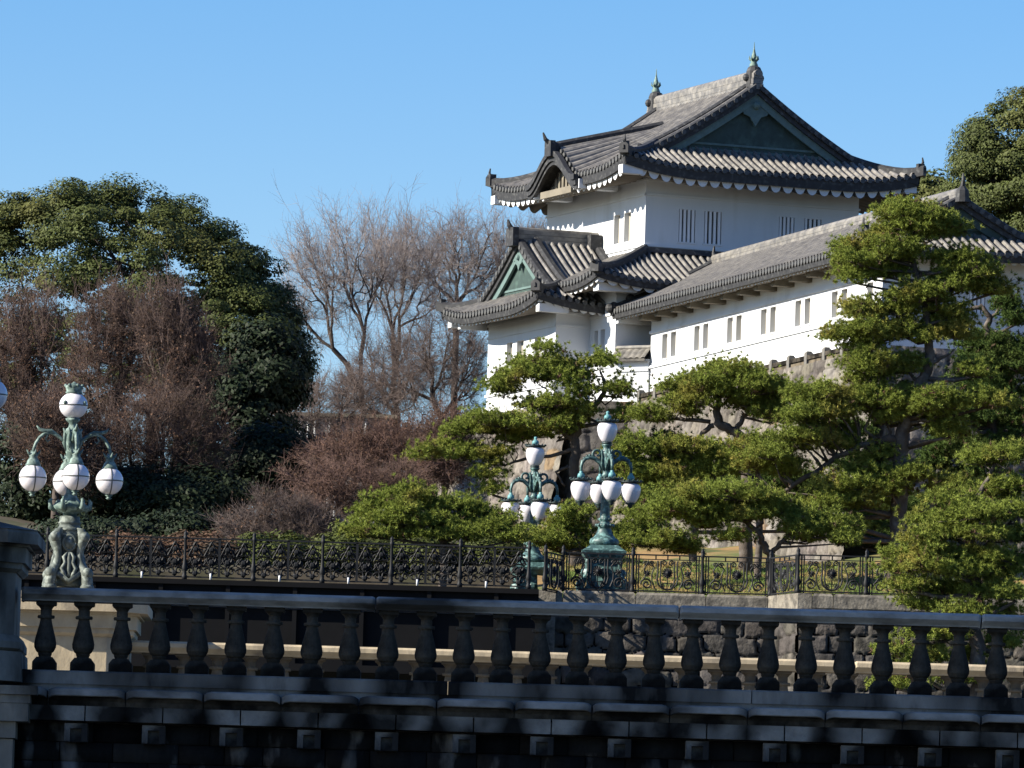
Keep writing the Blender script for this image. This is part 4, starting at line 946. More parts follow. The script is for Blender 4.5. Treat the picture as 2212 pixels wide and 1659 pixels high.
# ------------------------------------------------------------------ five-globe lamps at the end of the iron bridge
def iron_lamp(loc, label, group):
    L = thing('candelabra_lamp', loc, label, 'street lamp', group)
    sq = lambda h, z: [(h, -h, z), (h, h, z), (-h, h, z), (-h, -h, z)]
    b = MB(); b.loft([sq(.72, -.02), sq(.72, .1)]); b.loft([sq(.62, .1), sq(.5, .2), sq(.45, .6), sq(.43, .98)]); b.loft([sq(.5, .98), sq(.55, 1.05), sq(.63, 1.17), sq(.65, 1.24)]); b.loft([sq(.62, 1.24), sq(.5, 1.33), sq(.4, 1.41)])
    for sx in (-1, 1):
        for sy in (-1, 1):
            b.tube([(sx*r, sy*r, z) for r, z in ((.66, .1), (.68, .22), (.6, .34), (.5, .5), (.46, .7), (.48, .9), (.45, 1.0))], [.11, .1, .09, .07, .06, .07, .05], 7)
            b.sphere((sx*.66, sy*.66, .24), .13, 8, 6)
    for k in range(4):
        a = k*PI/2; c_, s_ = math.cos(a), math.sin(a); b.lathe([(.02, -.16), (.16, -.1), (.19, 0), (.16, .1), (.02, .16)], (.47*c_, .47*s_, .62), 10)
    b.build('pedestal', 'lamp_teal', L)
    b = MB(); b.lathe([(.36, 1.40), (.42, 1.46), (.435, 1.53), (.4, 1.6), (.3, 1.67), (.24, 1.76), (.2, 1.86), (.19, 1.94), (.25, 1.98), (.25, 2.02), (.15, 2.06), (.14, 2.12), (.18, 2.15), (.18, 2.2), (.14, 2.23), (.145, 2.28), (.12, 2.9), (.1, 3.4), (.14, 3.45), (.1, 3.5), (.11, 3.62), (.16, 3.75), (.15, 3.95), (.18, 4.1), (.12, 4.2), (.1, 4.26), (.14, 4.3), (.16, 4.34)], n=18)
    for k in range(8):
        a = k*PI/4; ca, sa = math.cos(a), math.sin(a)
        b.tube([(r*ca, r*sa, z) for r, z in ((.12, 3.6), (.19, 3.75), (.17, 3.95), (.2, 4.15), (.24, 4.2))], [.035, .04, .035, .03, .01], 5)
        b.sphere((.24*ca, .24*sa, 2.0), .05, 6, 5); b.sphere((.17*ca, .17*sa, 2.175), .04, 6, 5)
    b.build('column', 'lamp_teal', L, smooth=True)
    egg = [(.12, -.30), (.16, -.27), (.21, -.2), (.26, -.1), (.29, .02), (.295, .1), (.28, .18), (.24, .24), (.19, .265), (.02, .27)]
    def unit(c, top):
        g = MB().lathe(egg, n=24).build('globe', 'opal', L, smooth=True, loc=c)
        q = MB(); q.lathe([(.1, .27), (.3, .285), (.315, .31), (.3, .33), (.12, .36)], n=24)
        for k in range(14): a = k*2*PI/14; q.sphere((.315*math.cos(a), .315*math.sin(a), .345), .028, 6, 4)
        if top: q.lathe([(.13, -.29), (.15, -.33), (.12, -.37)], n=14)
        else: q.lathe([(.13, -.28), (.14, -.32), (.07, -.36), (.075, -.4), (.02, -.45)], n=12)
        q.build('lamp_shade', 'lamp_dark', g, smooth=True)
        q = MB(); q.lathe([(.105, .355), (.105, .44), (.09, .47), (.05, .5), (.035, .52), (.055, .55), (.035, .6)] if top else [(.105, .355), (.105, .44), (.085, .49), (.045, .52), (.055, .55), (.03, .57)], n=14)
        q.build('lamp_cap', 'lamp_cap', g, smooth=True)
    for k in range(4):
        a = .22+k*PI/2; ca, sa = math.cos(a), math.sin(a); p = lambda r, z: (r*ca, r*sa, z); b = MB()
        b.tube([p(.1, 3.72), p(.2, 3.82), p(.35, 3.93), p(.5, 3.95), p(.63, 3.9), p(.71, 3.8), p(.74, 3.68), p(.74, 3.55)], [.075, .07, .065, .06, .055, .05, .045, .04], 8)
        spiral_pts = [p(.28+.13*math.cos(t)*(1-t/9), 4.07+.12*math.sin(t)*(1-t/9)) for t in np.linspace(-1.2, 5, 14)]
        b.tube(spiral_pts, [.04]*12+[.03, .02], 6)
        for r, z in ((.42, 4.0), (.5, 4.01), (.58, 3.98), (.66, 3.92), (.72, 3.83)): b.sphere(p(r, z), .04, 6, 5)
        b.build('arm', 'lamp_teal', L, smooth=True)
        unit(p(.74, 2.98), False)
    unit((0, 0, 4.71), True)
    return L
z_b = 14.62
la = iron_lamp((2.79, 229.9, 14.66), 'teal lamp with egg shaped globes behind the iron fence, taller of the pair', 'lamps at the iron bridge end')
lb = dup(la); lb.location = (.78, 246, 15.2); lb.rotation_euler = (0, 0, .05)
lb['label'] = 'teal lamp with egg shaped globes at the iron bridge end, lower of the pair'
#VEG
# ------------------------------------------------------------------ vegetation helpers
def unit_rand(n):
    v = RNG.normal(size=(n, 3)); return v/np.linalg.norm(v, axis=1, keepdims=True)
def norm(v): return v/np.maximum(np.linalg.norm(v, axis=-1, keepdims=True), 1e-9)
def needle_mesh(C, Dr, nb, length, width):
    """needle tufts: nb thin blades fanning out of each centre round its direction"""
    n = len(C); c = np.repeat(C, nb, 0); d = np.repeat(Dr, nb, 0)
    d = norm(d*.75+unit_rand(n*nb)*.95); L = length*RNG.uniform(.6, 1.15, (n*nb, 1))
    p = norm(np.cross(d, unit_rand(n*nb)))*width/2
    V = np.stack([c-p, c+p, c+d*L], 1).reshape(-1, 3); return V, np.arange(n*nb*3).reshape(-1, 3)
def leaf_mesh(C, Nrm, size):
    n = len(C); s_ = size*RNG.uniform(.6, 1.25, (n, 1)); a = norm(np.cross(Nrm, unit_rand(n))); b_ = np.cross(norm(Nrm), a)
    V = np.stack([C-a*s_, C+b_*s_*.5, C+a*s_, C-b_*s_*.5], 1).reshape(-1, 3); return V, np.arange(n*4).reshape(-1, 4)
def sticks(P0, P1, R0, R1, n=4):
    P0, P1 = np.asarray(P0, float), np.asarray(P1, float); R0, R1 = np.asarray(R0, float), np.asarray(R1, float)
    d = norm(P1-P0); a = norm(np.cross(d, np.where(np.abs(d[:, 2:]) < .9, [[0, 0, 1.]], [[1., 0, 0]]))); b_ = np.cross(d, a); V = []
    for P, Rr in ((P0, R0), (P1, R1)):
        for k in range(n):
            t = 2*PI*k/n; V.append(P+(a*math.cos(t)+b_*math.sin(t))*Rr[:, None])
    V = np.stack(V, 1); m_ = len(P0); base = (np.arange(m_)*2*n)[:, None]
    Fc = np.concatenate([base+np.array([[k, (k+1) % n, n+(k+1) % n, n+k]]) for k in range(n)], 0)
    return V.reshape(-1, 3), Fc
def ellipsoid(px, py, rx, ry, D, depth=None):
    c = W(px, py, D); k = msc(D); return c, np.array([rx*k, (depth if depth else rx)*k, ry*k])

def pine(name, label, D, base, trunks, pads, needles='needle', seed=1, dens=1., tr_w=.2, cat='pine tree', spread=1.0, extra=.35, puff=1.4):
    """trunks: polylines of (px, py, width px); pads: flat needle clouds (px, py, rx, ry[, distance offset])"""
    rg = np.random.default_rng(seed); k = msc(D); root_p = W(*base, D); gz = float(terrain(root_p[0], D))
    if base[1] and root_p[2] > gz > 0 and root_p[2]-gz < 9: root_p[2] = min(root_p[2], gz)
    root = thing(name, root_p, label, cat, 'pines on the castle slope')
    lines = []; b = MB()
    for ti, tr in enumerate(trunks):
        pts = [W(x, y, D+(q[0] if q else 0)) for x, y, w, *q in tr]; wd = [w*k/2 for x, y, w, *q in tr]
        if ti == 0: pts = [root_p-[0, 0, .4]]+pts; wd = [wd[0]*1.25]+wd
        P, Q = [], []
        for i in range(len(pts)-1):
            for t in np.linspace(0, 1, 4, endpoint=False): P.append(pts[i]+(pts[i+1]-pts[i])*t+rg.normal(0, wd[i]*.22, 3)); Q.append(wd[i]+(wd[i+1]-wd[i])*t)
        P.append(pts[-1]); Q.append(wd[-1]); b.tube([p-root_p for p in P], Q, 7); lines.append((np.array(P), np.array(Q)))
    AP = np.concatenate([l[0] for l in lines]); AQ = np.concatenate([l[1] for l in lines])
    C, Dr = [], []
    pads = list(pads)+[(p[0]+rg.normal(0, 16), p[1]+rg.normal(3, 7), p[2]*.72, p[3]*.85) for p in pads if rg.random() < extra]
    for pad in pads:
        px, py, rx, ry = pad[:4]; dd = pad[4] if len(pad) > 4 else rg.uniform(-1, 1)*min(rx*k*1.1, 1.6)*spread
        c, r = ellipsoid(px, py, rx*1.08, ry*puff, D+dd); r[1] = max(r[0]*.8, .5)
        # limb to the pad, from the nearest lower point of a trunk
        tgt = c-[0, 0, r[2]*.45]; dist = np.linalg.norm(AP-tgt, axis=1)+np.maximum(0, AP[:, 2]-tgt[2]+.1)*3; i = dist.argmin()
        s0, q0_ = AP[i], min(AQ[i]*.55, .09); mid = (s0+tgt)/2+rg.normal(0, .12, 3)*[1, 1, .7]-[0, 0, .08]
        b.tube([s0-root_p, mid-root_p, tgt-root_p, tgt+rg.normal(0, .3, 3)*r-root_p], [q0_, q0_*.7, q0_*.45, .012], 5)
        nsub = max(5, int(7*r[0]*r[1]*dens*4.6)); th = rg.uniform(0, 2*PI, nsub); rr = np.sqrt(rg.uniform(0, 1, nsub)); rr[:2] *= .3
        sx, sy = rr*np.cos(th), rr*np.sin(th); cz = np.sqrt(np.maximum(0, 1-rr**2))
        sub = c+np.stack([sx*r[0], sy*r[1], (cz*rg.uniform(-.45, .95, nsub)-.08)*r[2]], 1)
        for sc_ in sub:
            b.tube([tgt-root_p, sc_-root_p-[0, 0, .06]], [.018, .008], 3)
            m_ = int(rg.uniform(22, 36)*dens); o = rg.normal(0, 1, (m_, 3))*[.21, .21, .16]; o[:, 2] = np.abs(o[:, 2])*1.1-.05
            C.append(sc_+o); Dr.append(norm(o*[1.6, 1.6, 1.]+[0, 0, .26]))
    C = np.concatenate(C); Dr = np.concatenate(Dr)
    V, Fc = needle_mesh(C, Dr, 24, .135, .023)
    b.build('trunk', 'bark', root, smooth=True); raw('crown', V-root_p, Fc, needles, root)
    i = rg.choice(len(C), max(30, len(C)//28), replace=False); V, Fc = needle_mesh(C[i]+rg.normal(0, .05, (len(i), 3)), Dr[i], 10, .17, .04); raw('dry_needles', V-root_p, Fc, 'leaf_dead', root); return root

def grow(targets, start, r_tip, frac=.38, expo=.42, seed=0, jit=.12, first=None):
    """branching that forks again and again until it reaches every target point"""
    rg = np.random.default_rng(seed); P0, P1, R0, R1 = [], [], [], []
    stack = [(np.asarray(start, float), np.asarray(targets, float), first or frac, np.array([0, 0, 1.]))]
    while stack:
        s, T, f, pd = stack.pop(); n = len(T)
        r = r_tip*n**expo
        if n == 1:
            e = T[0]; mid = s+(e-s)*.5+pd*np.linalg.norm(e-s)*.16; P0 += [s, mid]; P1 += [mid, e]; R0 += [r, r*.8]; R1 += [r*.8, r*.45]; continue
        c = T.mean(0); L = np.linalg.norm(c-s); e = s+(c-s)*f*rg.uniform(.75, 1.25)+rg.normal(0, jit*L*f, 3)
        mid = (s+e)/2+pd*L*f*.12+rg.normal(0, .05*L*f, 3)
        P0 += [s, mid]; P1 += [mid, e]; R0 += [r*1.05, r]; R1 += [r, r*.95]
        X = T-e; X = norm(X); ax = rg.normal(size=3); u, sg, vt = np.linalg.svd(X-X.mean(0), full_matrices=False); ax = vt[0]+rg.normal(0, .35, 3)
        pr = X@ax; k = 3 if n > 8 and rg.random() < .3 else 2; qs = np.quantile(pr, np.sort(rg.uniform(.3, .7, k-1)) if k == 2 else [.33, .67])
        lab = np.searchsorted(qs, pr); d = norm(e-s)
        for g in range(k):
            if (lab == g).any(): stack.append((e, T[lab == g], frac, d))
    return map(np.array, (P0, P1, R0, R1))
def in_ellipsoid(rg, n, c, r, shell=.35):
    v = rg.normal(size=(n, 3)); v /= np.linalg.norm(v, axis=1, keepdims=True); return c+v*r*(rg.uniform(.1, 1, (n, 1))**.5)*(1+rg.normal(0, .17, (n, 1)))*(1+.13*np.sin(v[:, :1]*7+rg.uniform(0, 6))*np.sin(v[:, 2:]*6+rg.uniform(0, 6)))
def bare_tree(name, label, D, base, crowns, n, r_tip=.008, seed=1, group='bare winter trees', twig='twig', twigs=7, tl=.55, leaves=0, leaf='leaf_dead', ls=.06, first=.3, up=.5, frac=.36, depth=None, cat='bare tree', expo=.44):
    rg = np.random.default_rng(seed); p = W(*base, D); p[2] = min(p[2], float(terrain(p[0], D)))
    root = thing(name, p, label, cat, group); start = W(*base, D); T = []
    for px, py, rx, ry in crowns:
        c, r = ellipsoid(px, py, rx, ry, D, depth); q = in_ellipsoid(rg, int(n*rx*ry/sum(a[2]*a[3] for a in crowns)), c, r); T.append(q)
    T = np.concatenate(T); P0, P1, R0, R1 = grow(T, start, r_tip, frac, expo, seed, first=first)
    big = R1 > r_tip*2.2
    P0 = np.concatenate([P0, [p-[0, 0, .5]]]); P1 = np.concatenate([P1, [start]]); R0 = np.concatenate([R0, [R0[0]*1.3]]); R1 = np.concatenate([R1, [R0[0]]]); big = np.append(big, True)
    V, Fc = sticks(P0[big]-p, P1[big]-p, R0[big], R1[big], 6); raw('trunk', V, Fc, 'bark_bare', root, smooth=True)
    # fine twigs: thin blades along and beyond every small branch
    sm = ~big; A, B_ = P0[sm], P1[sm]; m_ = len(A); V1, F1 = sticks(A-p, B_-p, R0[sm], R1[sm], 3)
    t = rg.uniform(0, 1, (m_*twigs, 1)); s = np.repeat(A, twigs, 0)*(1-t)+np.repeat(B_, twigs, 0)*t; d0 = np.repeat(norm(B_-A), twigs, 0)
    d = norm(d0*.8+rg.normal(size=s.shape)*.7+[0, 0, up*.5]); L = tl*rg.uniform(.35, 1.1, (len(s), 1)); e = s+d*L; m2 = s+d*L*.5+rg.normal(0, .03, s.shape)
    V2, F2 = sticks(np.concatenate([s, m2])-p, np.concatenate([m2, e])-p, np.concatenate([np.full(len(s), r_tip*.62), np.full(len(s), r_tip*.45)]), np.concatenate([np.full(len(s), r_tip*.45), np.full(len(s), r_tip*.2)]), 3)
    raw('twigs', np.concatenate([V1, V2]), np.concatenate([F1, F2+len(V1)]), twig, root)
    if leaves:
        i = rg.integers(0, len(s), leaves); C = s[i]+(e[i]-s[i])*rg.uniform(.2, 1, (leaves, 1)); V, Fc = leaf_mesh(C-p, unit_rand(leaves), ls); raw('dry_leaves', V, Fc, leaf, root)
    return root
def leafy(name, label, D, base, domes, clump, leaves, size, m_='leaf', seed=1, group='evergreen trees', depth=None, cat='evergreen tree', low=-.35, inner=.25, trunk=True, clr=.85, flat=.6, tw=.35):
    """broadleaf crown: leaf clumps over (and some inside) ellipsoid domes, limbs inside"""
    rg = np.random.default_rng(seed); p = W(*base, D); p[2] = min(p[2], float(terrain(p[0], D))); root = thing(name, p, label, cat, group)
    CC = []; NN = []
    for px, py, rx, ry in domes:
        c, r = ellipsoid(px, py, rx, ry, D, depth); n = int(clump*rx*ry/sum(a[2]*a[3] for a in domes)); got = 0
        while got < n:
            v = rg.normal(size=3); v /= np.linalg.norm(v)
            if v[2] < low or (v[1] > .5 and rg.random() < .7): continue
            f = 1+rg.normal(0, .035) if rg.random() > inner else rg.uniform(.55, .95)
            CC.append(c+v*r*f); NN.append(norm(v/r)); got += 1
    CC = np.array(CC); NN = np.array(NN); nc = len(CC)
    sz = rg.uniform(.6, 1.3, nc)*clr; o = rg.normal(size=(nc*leaves, 3)); o = norm(o)*rg.uniform(.35, 1, (nc*leaves, 1))**.5
    o[:, 2] = np.where(o[:, 2] < 0, o[:, 2]*.45, o[:, 2]*flat); C = np.repeat(CC, leaves, 0)+o*np.repeat(sz, leaves)[:, None]
    nr = norm(norm(o)*.7+np.repeat(NN, leaves, 0)*.5+unit_rand(len(o))*.6+[0, 0, .35])
    V, Fc = leaf_mesh(C-p, nr, size); raw('crown', V, Fc, m_, root)
    if trunk:
        st = W(*base, D); i = rg.permutation(nc)[:90]; P0, P1, R0, R1 = grow(CC[i], st, .03, .4, .5, seed, first=.35)
        P0 = np.concatenate([P0, [p-[0, 0, .5]]]); P1 = np.concatenate([P1, [st]]); R0 = np.concatenate([R0, [R0[0]*1.2]]); R1 = np.concatenate([R1, [R0[0]]])
        V, Fc = sticks(P0-p, P1-p, R0, R1, 6); raw('trunk', V, Fc, 'bark_bare', root, smooth=True)
    return root

# ------------------------------------------------------------------ pines
pine('pine_tree', 'gnarled pine with open branches against the white bay of the keep', 258, (1246, 1110),
     [[(1246, 1060, 24), (1244, 1010, 23), (1240, 950, 21), (1252, 915, 17), (1275, 890, 14), (1286, 876, 12), (1304, 848, 11), (1306, 825, 8), (1296, 800, 4)],
      [(1240, 950, 14), (1200, 925, 12), (1174, 903, 10), (1144, 909, 8), (1110, 905, 5)], [(1244, 970, 10), (1190, 985, 8), (1132, 991, 7), (1090, 1005, 4)],
      [(1150, 900, 7), (1165, 870, 5), (1180, 855, 4), (1182, 842, 4), (1165, 832, 3)], [(1244, 1000, 8), (1200, 1020, 6), (1220, 1050, 4)]],
     [(1187, 767, 24, 18), (1178, 788, 30, 18), (1132, 790, 34, 20), (1170, 808, 55, 20), (1096, 828, 26, 20), (1088, 848, 26, 18), (1115, 815, 34, 18), (1206, 800, 30, 18), (1238, 795, 18, 11), (1295, 783, 21, 10),
      (1227, 835, 24, 18), (1269, 822, 22, 18), (1259, 845, 24, 12), (1339, 832, 30, 22), (1330, 850, 24, 12), (1144, 872, 26, 22), (1206, 873, 44, 13), (1238, 900, 46, 24), (1195, 894, 34, 16), (1090, 915, 58, 18), (1047, 924, 44, 18),
      (1132, 936, 48, 15), (1015, 915, 26, 14), (928, 985, 36, 13), (965, 975, 36, 14), (1000, 990, 30, 9), (1062, 990, 26, 14), (1056, 1024, 28, 13), (1064, 1062, 24, 11), (1085, 975, 20, 9), (1356, 905, 20, 9), (1215, 925, 34, 14), (985, 935, 22, 10)], 'needle', 11)
pine('pine_tree', 'umbrella shaped pine with forked dark trunk below the corridor windows', 255, (1615, 1010),
     [[(1612, 962, 26), (1589, 931, 22), (1550, 914, 20), (1548, 888, 17), (1552, 860, 12), (1560, 825, 6)], [(1589, 931, 13), (1600, 912, 11), (1605, 897, 9), (1640, 890, 6)],
      [(1535, 912, 10), (1464, 904, 8), (1415, 905, 4)], [(1540, 918, 12), (1520, 935, 11), (1503, 956, 12)], [(1605, 900, 6), (1650, 912, 5), (1670, 915, 3)]],
     [(1590, 800, 40, 17), (1556, 803, 28, 16), (1575, 815, 55, 14), (1487, 838, 50, 22), (1448, 848, 30, 17), (1478, 872, 40, 22), (1528, 830, 50, 20), (1560, 845, 50, 18), (1623, 840, 55, 24), (1665, 848, 40, 20), (1690, 868, 34, 26), (1650, 875, 34, 18),
      (1612, 872, 52, 15), (1530, 862, 34, 18), (1420, 902, 42, 13), (1398, 897, 24, 9), (1485, 893, 26, 10), (1660, 895, 40, 16)], 'needle', 12)
pine('pine_tree', 'low spreading pine with a pale bent trunk behind the lamps', 250, (1640, 1090),
     [[(1640, 1060, 14), (1637, 1030, 13), (1630, 1000, 11), (1600, 985, 8), (1540, 985, 6), (1470, 995, 4)], [(1632, 1010, 8), (1660, 985, 6), (1690, 975, 4)]],
     [(1365, 962, 36, 12), (1420, 972, 46, 15), (1480, 968, 46, 14), (1440, 1000, 50, 17), (1530, 995, 46, 20), (1585, 985, 38, 18), (1395, 1025, 34, 13), (1470, 1025, 44, 14), (1550, 1022, 40, 18), (1400, 1055, 36, 13), (1335, 985, 22, 12), (1620, 975, 30, 14), (1350, 1010, 26, 12), (1595, 1012, 26, 16), (1455, 1055, 34, 12)], 'needle', 13)
pine('pine_tree', 'tallest pine with a twisting trunk and layered pads hiding the wing', 248, (1946, 1110),
     [[(1945, 1050, 36), (1943, 1000, 34), (1949, 930, 30), (1965, 880, 28), (1992, 826, 24), (2005, 795, 22), (2008, 753, 20), (2002, 686, 18), (1990, 619, 16), (1974, 576, 13), (1960, 528, 9), (1975, 490, 5)],
      [(1946, 965, 24), (1928, 949, 20), (1890, 952, 17), (1860, 962, 14), (1807, 988, 12), (1740, 1032, 12), (1692, 1064, 9)], [(2005, 790, 10), (2030, 775, 8), (2052, 765, 4)], [(1990, 840, 8), (1950, 840, 6), (1900, 842, 4)]],
     [(1962, 461, 50, 15), (1925, 468, 26, 14), (2000, 470, 40, 14), (2021, 492, 56, 17), (1968, 493, 56, 17), (1905, 506, 28, 15), (2050, 500, 30, 12), (1829, 536, 24, 14), (1850, 562, 50, 16), (1901, 544, 46, 18), (1861, 587, 46, 20), (1966, 545, 46, 17), (1914, 589, 44, 15),
      (2076, 560, 42, 13), (2098, 589, 56, 18), (2035, 600, 38, 19), (2075, 619, 56, 17), (2140, 625, 44, 15), (2021, 635, 48, 17), (1955, 640, 38, 20), (1855, 675, 36, 13), (1901, 676, 46, 18), (1941, 670, 36, 20), (2053, 678, 46, 18), (1888, 710, 46, 19), (1807, 723, 34, 13),
      (1954, 715, 44, 18), (2020, 712, 40, 18), (2061, 712, 46, 20), (1861, 745, 42, 18), (1901, 734, 40, 17), (1888, 774, 38, 17), (1861, 795, 44, 16), (1928, 795, 42, 18), (2102, 806, 34, 13), (1748, 855, 40, 22), (1780, 850, 40, 18), (1834, 858, 56, 20), (1888, 871, 56, 21),
      (1914, 890, 56, 17), (1995, 880, 50, 18), (2048, 871, 56, 17), (2128, 869, 56, 19), (1740, 898, 46, 18), (1790, 892, 46, 16), (1727, 944, 60, 18), (1780, 938, 56, 16), (1660, 966, 54, 16), (1807, 958, 44, 15), (1673, 985, 48, 17), (2021, 898, 46, 16), (2048, 930, 46, 21),
      (1901, 984, 38, 12), (1820, 1050, 52, 18), (1928, 1058, 46, 18), (1968, 1032, 56, 14), (1861, 1018, 38, 13), (2048, 1050, 46, 14), (1780, 1095, 44, 17), (1807, 1140, 48, 16), (1865, 1085, 44, 16), (1700, 1015, 44, 14), (1625, 1000, 38, 14), (1870, 820, 40, 15), (1950, 850, 30, 12)], 'needle', 14, extra=.8, tr_w=.3)
pine('pine_tree', 'dense pine overhanging the coping stones in front of the iron fence', 221, (2110, 1560),
     [[(2110, 1430, 34), (2105, 1330, 30), (2100, 1230, 26), (2090, 1130, 18), (2120, 1060, 12), (2150, 1000, 7)], [(2100, 1250, 14), (2040, 1200, 10), (1990, 1180, 6)], [(2102, 1290, 14), (2020, 1290, 10), (1960, 1270, 6)], [(2106, 1200, 12), (2160, 1150, 9), (2200, 1110, 5)], [(2108, 1360, 12), (2020, 1390, 8), (1960, 1400, 4)]],
     [(2128, 997, 48, 18), (2182, 984, 46, 21), (2048, 1083, 42, 15), (2128, 1067, 54, 18), (2182, 1051, 44, 18), (2008, 1126, 36, 16), (2075, 1118, 54, 18), (2142, 1112, 54, 18), (2195, 1105, 40, 20), (1995, 1166, 36, 14), (2061, 1158, 54, 18), (2128, 1158, 54, 19), (2190, 1160, 46, 20), (1968, 1198, 38, 16),
      (2035, 1193, 54, 18), (2115, 1206, 56, 18), (2185, 1210, 46, 18), (1945, 1233, 34, 17), (2008, 1227, 54, 19), (2075, 1238, 54, 20), (2155, 1240, 54, 20), (1965, 1270, 44, 17), (2050, 1280, 54, 19), (2140, 1280, 54, 20), (2195, 1290, 40, 22), (1990, 1310, 46, 15), (2080, 1325, 54, 18), (2150, 1330, 50, 18),
      (1985, 1375, 40, 16), (1945, 1408, 34, 12), (2060, 1370, 46, 18), (2100, 1420, 46, 17), (2020, 1420, 40, 15), (1975, 1445, 36, 13), (2160, 1390, 44, 18), (2060, 1470, 46, 15), (2140, 1460, 40, 16), (1930, 1480, 36, 14)], 'needle', 15, extra=.15, puff=.85)
pine('pine_tree', 'small umbrella pine with V shaped trunk just behind the iron fence', 236, (1668, 1230),
     [[(1666, 1200, 18), (1650, 1175, 14), (1638, 1150, 12), (1605, 1125, 9), (1560, 1110, 6), (1500, 1105, 3)], [(1668, 1196, 12), (1690, 1168, 10), (1722, 1138, 8), (1760, 1125, 4)], [(1600, 1150, 5), (1570, 1165, 4), (1555, 1168, 2)]],
     [(1460, 1095, 52, 17), (1525, 1078, 54, 16), (1590, 1072, 54, 16), (1640, 1085, 50, 18), (1690, 1105, 46, 18), (1560, 1108, 60, 15), (1425, 1115, 40, 14), (1500, 1118, 44, 13), (1740, 1120, 44, 17), (1620, 1118, 50, 13), (1785, 1135, 36, 15), (1720, 1140, 36, 12), (1575, 1162, 34, 9), (1520, 1135, 40, 9), (1820, 1150, 36, 14), (1760, 1158, 36, 12)], 'needle', 16, extra=.5, puff=1.2)
pine('pine_tree', 'bushy low pine spreading behind the black bridge railing near the reddish bush', 240, (960, 1215),
     [[(960, 1190, 16), (955, 1165, 13), (940, 1140, 10), (910, 1120, 6), (880, 1105, 3)], [(958, 1170, 9), (1010, 1150, 7), (1060, 1140, 4)], [(956, 1180, 8), (880, 1170, 6), (800, 1160, 3)]],
     [(890, 1070, 40, 12), (830, 1090, 30, 14), (862, 1103, 44, 17), (929, 1095, 48, 17), (990, 1095, 36, 18), (1035, 1113, 40, 17), (916, 1130, 54, 16), (983, 1132, 54, 17), (768, 1148, 18, 12), (808, 1156, 36, 11), (876, 1156, 44, 12), (943, 1156, 44, 12), (1010, 1160, 44, 14), (1064, 1146, 40, 18), (1110, 1164, 40, 12), (835, 1128, 34, 12), (790, 1115, 20, 8), (1090, 1130, 26, 13)], 'needle', 17, extra=0, puff=.78)
pine('pine_tree', 'low pine hedge clump filling between the two teal lamps', 243, (1260, 1220),
     [[(1260, 1200, 14), (1250, 1170, 11), (1240, 1130, 6)], [(1258, 1185, 8), (1320, 1170, 6), (1390, 1160, 4)], [(1390, 1165, 6), (1440, 1175, 3)]],
     [(1180, 1165, 44, 13), (1240, 1150, 42, 14), (1270, 1178, 40, 12), (1255, 1110, 36, 17), (1225, 1130, 34, 13), (1350, 1160, 42, 15), (1385, 1110, 38, 17), (1400, 1140, 40, 14), (1400, 1175, 46, 12), (1480, 1180, 44, 10), (1330, 1185, 40, 10), (1200, 1185, 40, 10), (1440, 1160, 36, 11), (1380, 1080, 30, 13)], 'needle', 18, puff=1.15)
pine('pine_tree', 'dark spreading pine filling the shade between rampart foot and umbrella pine', 259, (1500, 1140),
     [[(1500, 1110, 16), (1505, 1070, 13), (1515, 1030, 9), (1540, 1000, 5)], [(1505, 1060, 8), (1450, 1040, 6), (1400, 1030, 3)], [(1508, 1050, 8), (1580, 1040, 6), (1640, 1030, 3)], [(1502, 1090, 7), (1600, 1080, 5), (1720, 1060, 3)]],
     [(1380, 1030, 50, 20), (1450, 1040, 50, 22), (1530, 1035, 50, 22), (1600, 1045, 50, 22), (1680, 1040, 50, 22), (1420, 1075, 50, 20), (1500, 1075, 50, 20), (1600, 1075, 50, 18), (1700, 1075, 50, 20), (1760, 1050, 46, 22), (1350, 990, 34, 15), (1440, 955, 34, 12), (1690, 1010, 40, 16), (1820, 1090, 46, 22), (1760, 1095, 46, 20), (1330, 1060, 40, 16), (1560, 985, 40, 14), (1850, 1010, 40, 18), (1870, 1130, 40, 22), (1830, 930, 46, 18), (1700, 905, 40, 16)], 'needle_deep', 20, extra=.6)
pine('pine_tree', 'shadowed pine crowding behind the tallest pine, with a hooked bare trunk', 262, (2150, 1060),
     [[(2150, 1000, 26), (2140, 900, 22), (2130, 790, 18), (2132, 715, 16), (2138, 685, 13), (2120, 662, 11), (2095, 668, 8)], [(2138, 690, 9), (2160, 665, 7), (2185, 660, 4)], [(2145, 880, 12), (2185, 850, 8), (2205, 830, 4)]],
     [(2178, 664, 32, 16), (2200, 690, 26, 14), (2128, 742, 50, 16), (2182, 753, 46, 20), (2128, 770, 56, 20), (2160, 795, 56, 20), (2195, 790, 40, 20), (2100, 830, 54, 20), (2170, 845, 54, 24), (2080, 900, 50, 20), (2150, 915, 54, 24), (2100, 965, 50, 18), (2190, 900, 44, 24), (2150, 970, 50, 20), (2195, 960, 40, 20), (2060, 970, 40, 16), (2030, 1000, 44, 16), (2100, 1020, 44, 16), (2000, 1090, 44, 16), (1930, 1110, 44, 16), (1900, 1150, 44, 16), (1960, 1160, 40, 14), (2050, 1120, 40, 14), (1870, 1175, 40, 12)], 'needle_deep', 19, extra=.8)

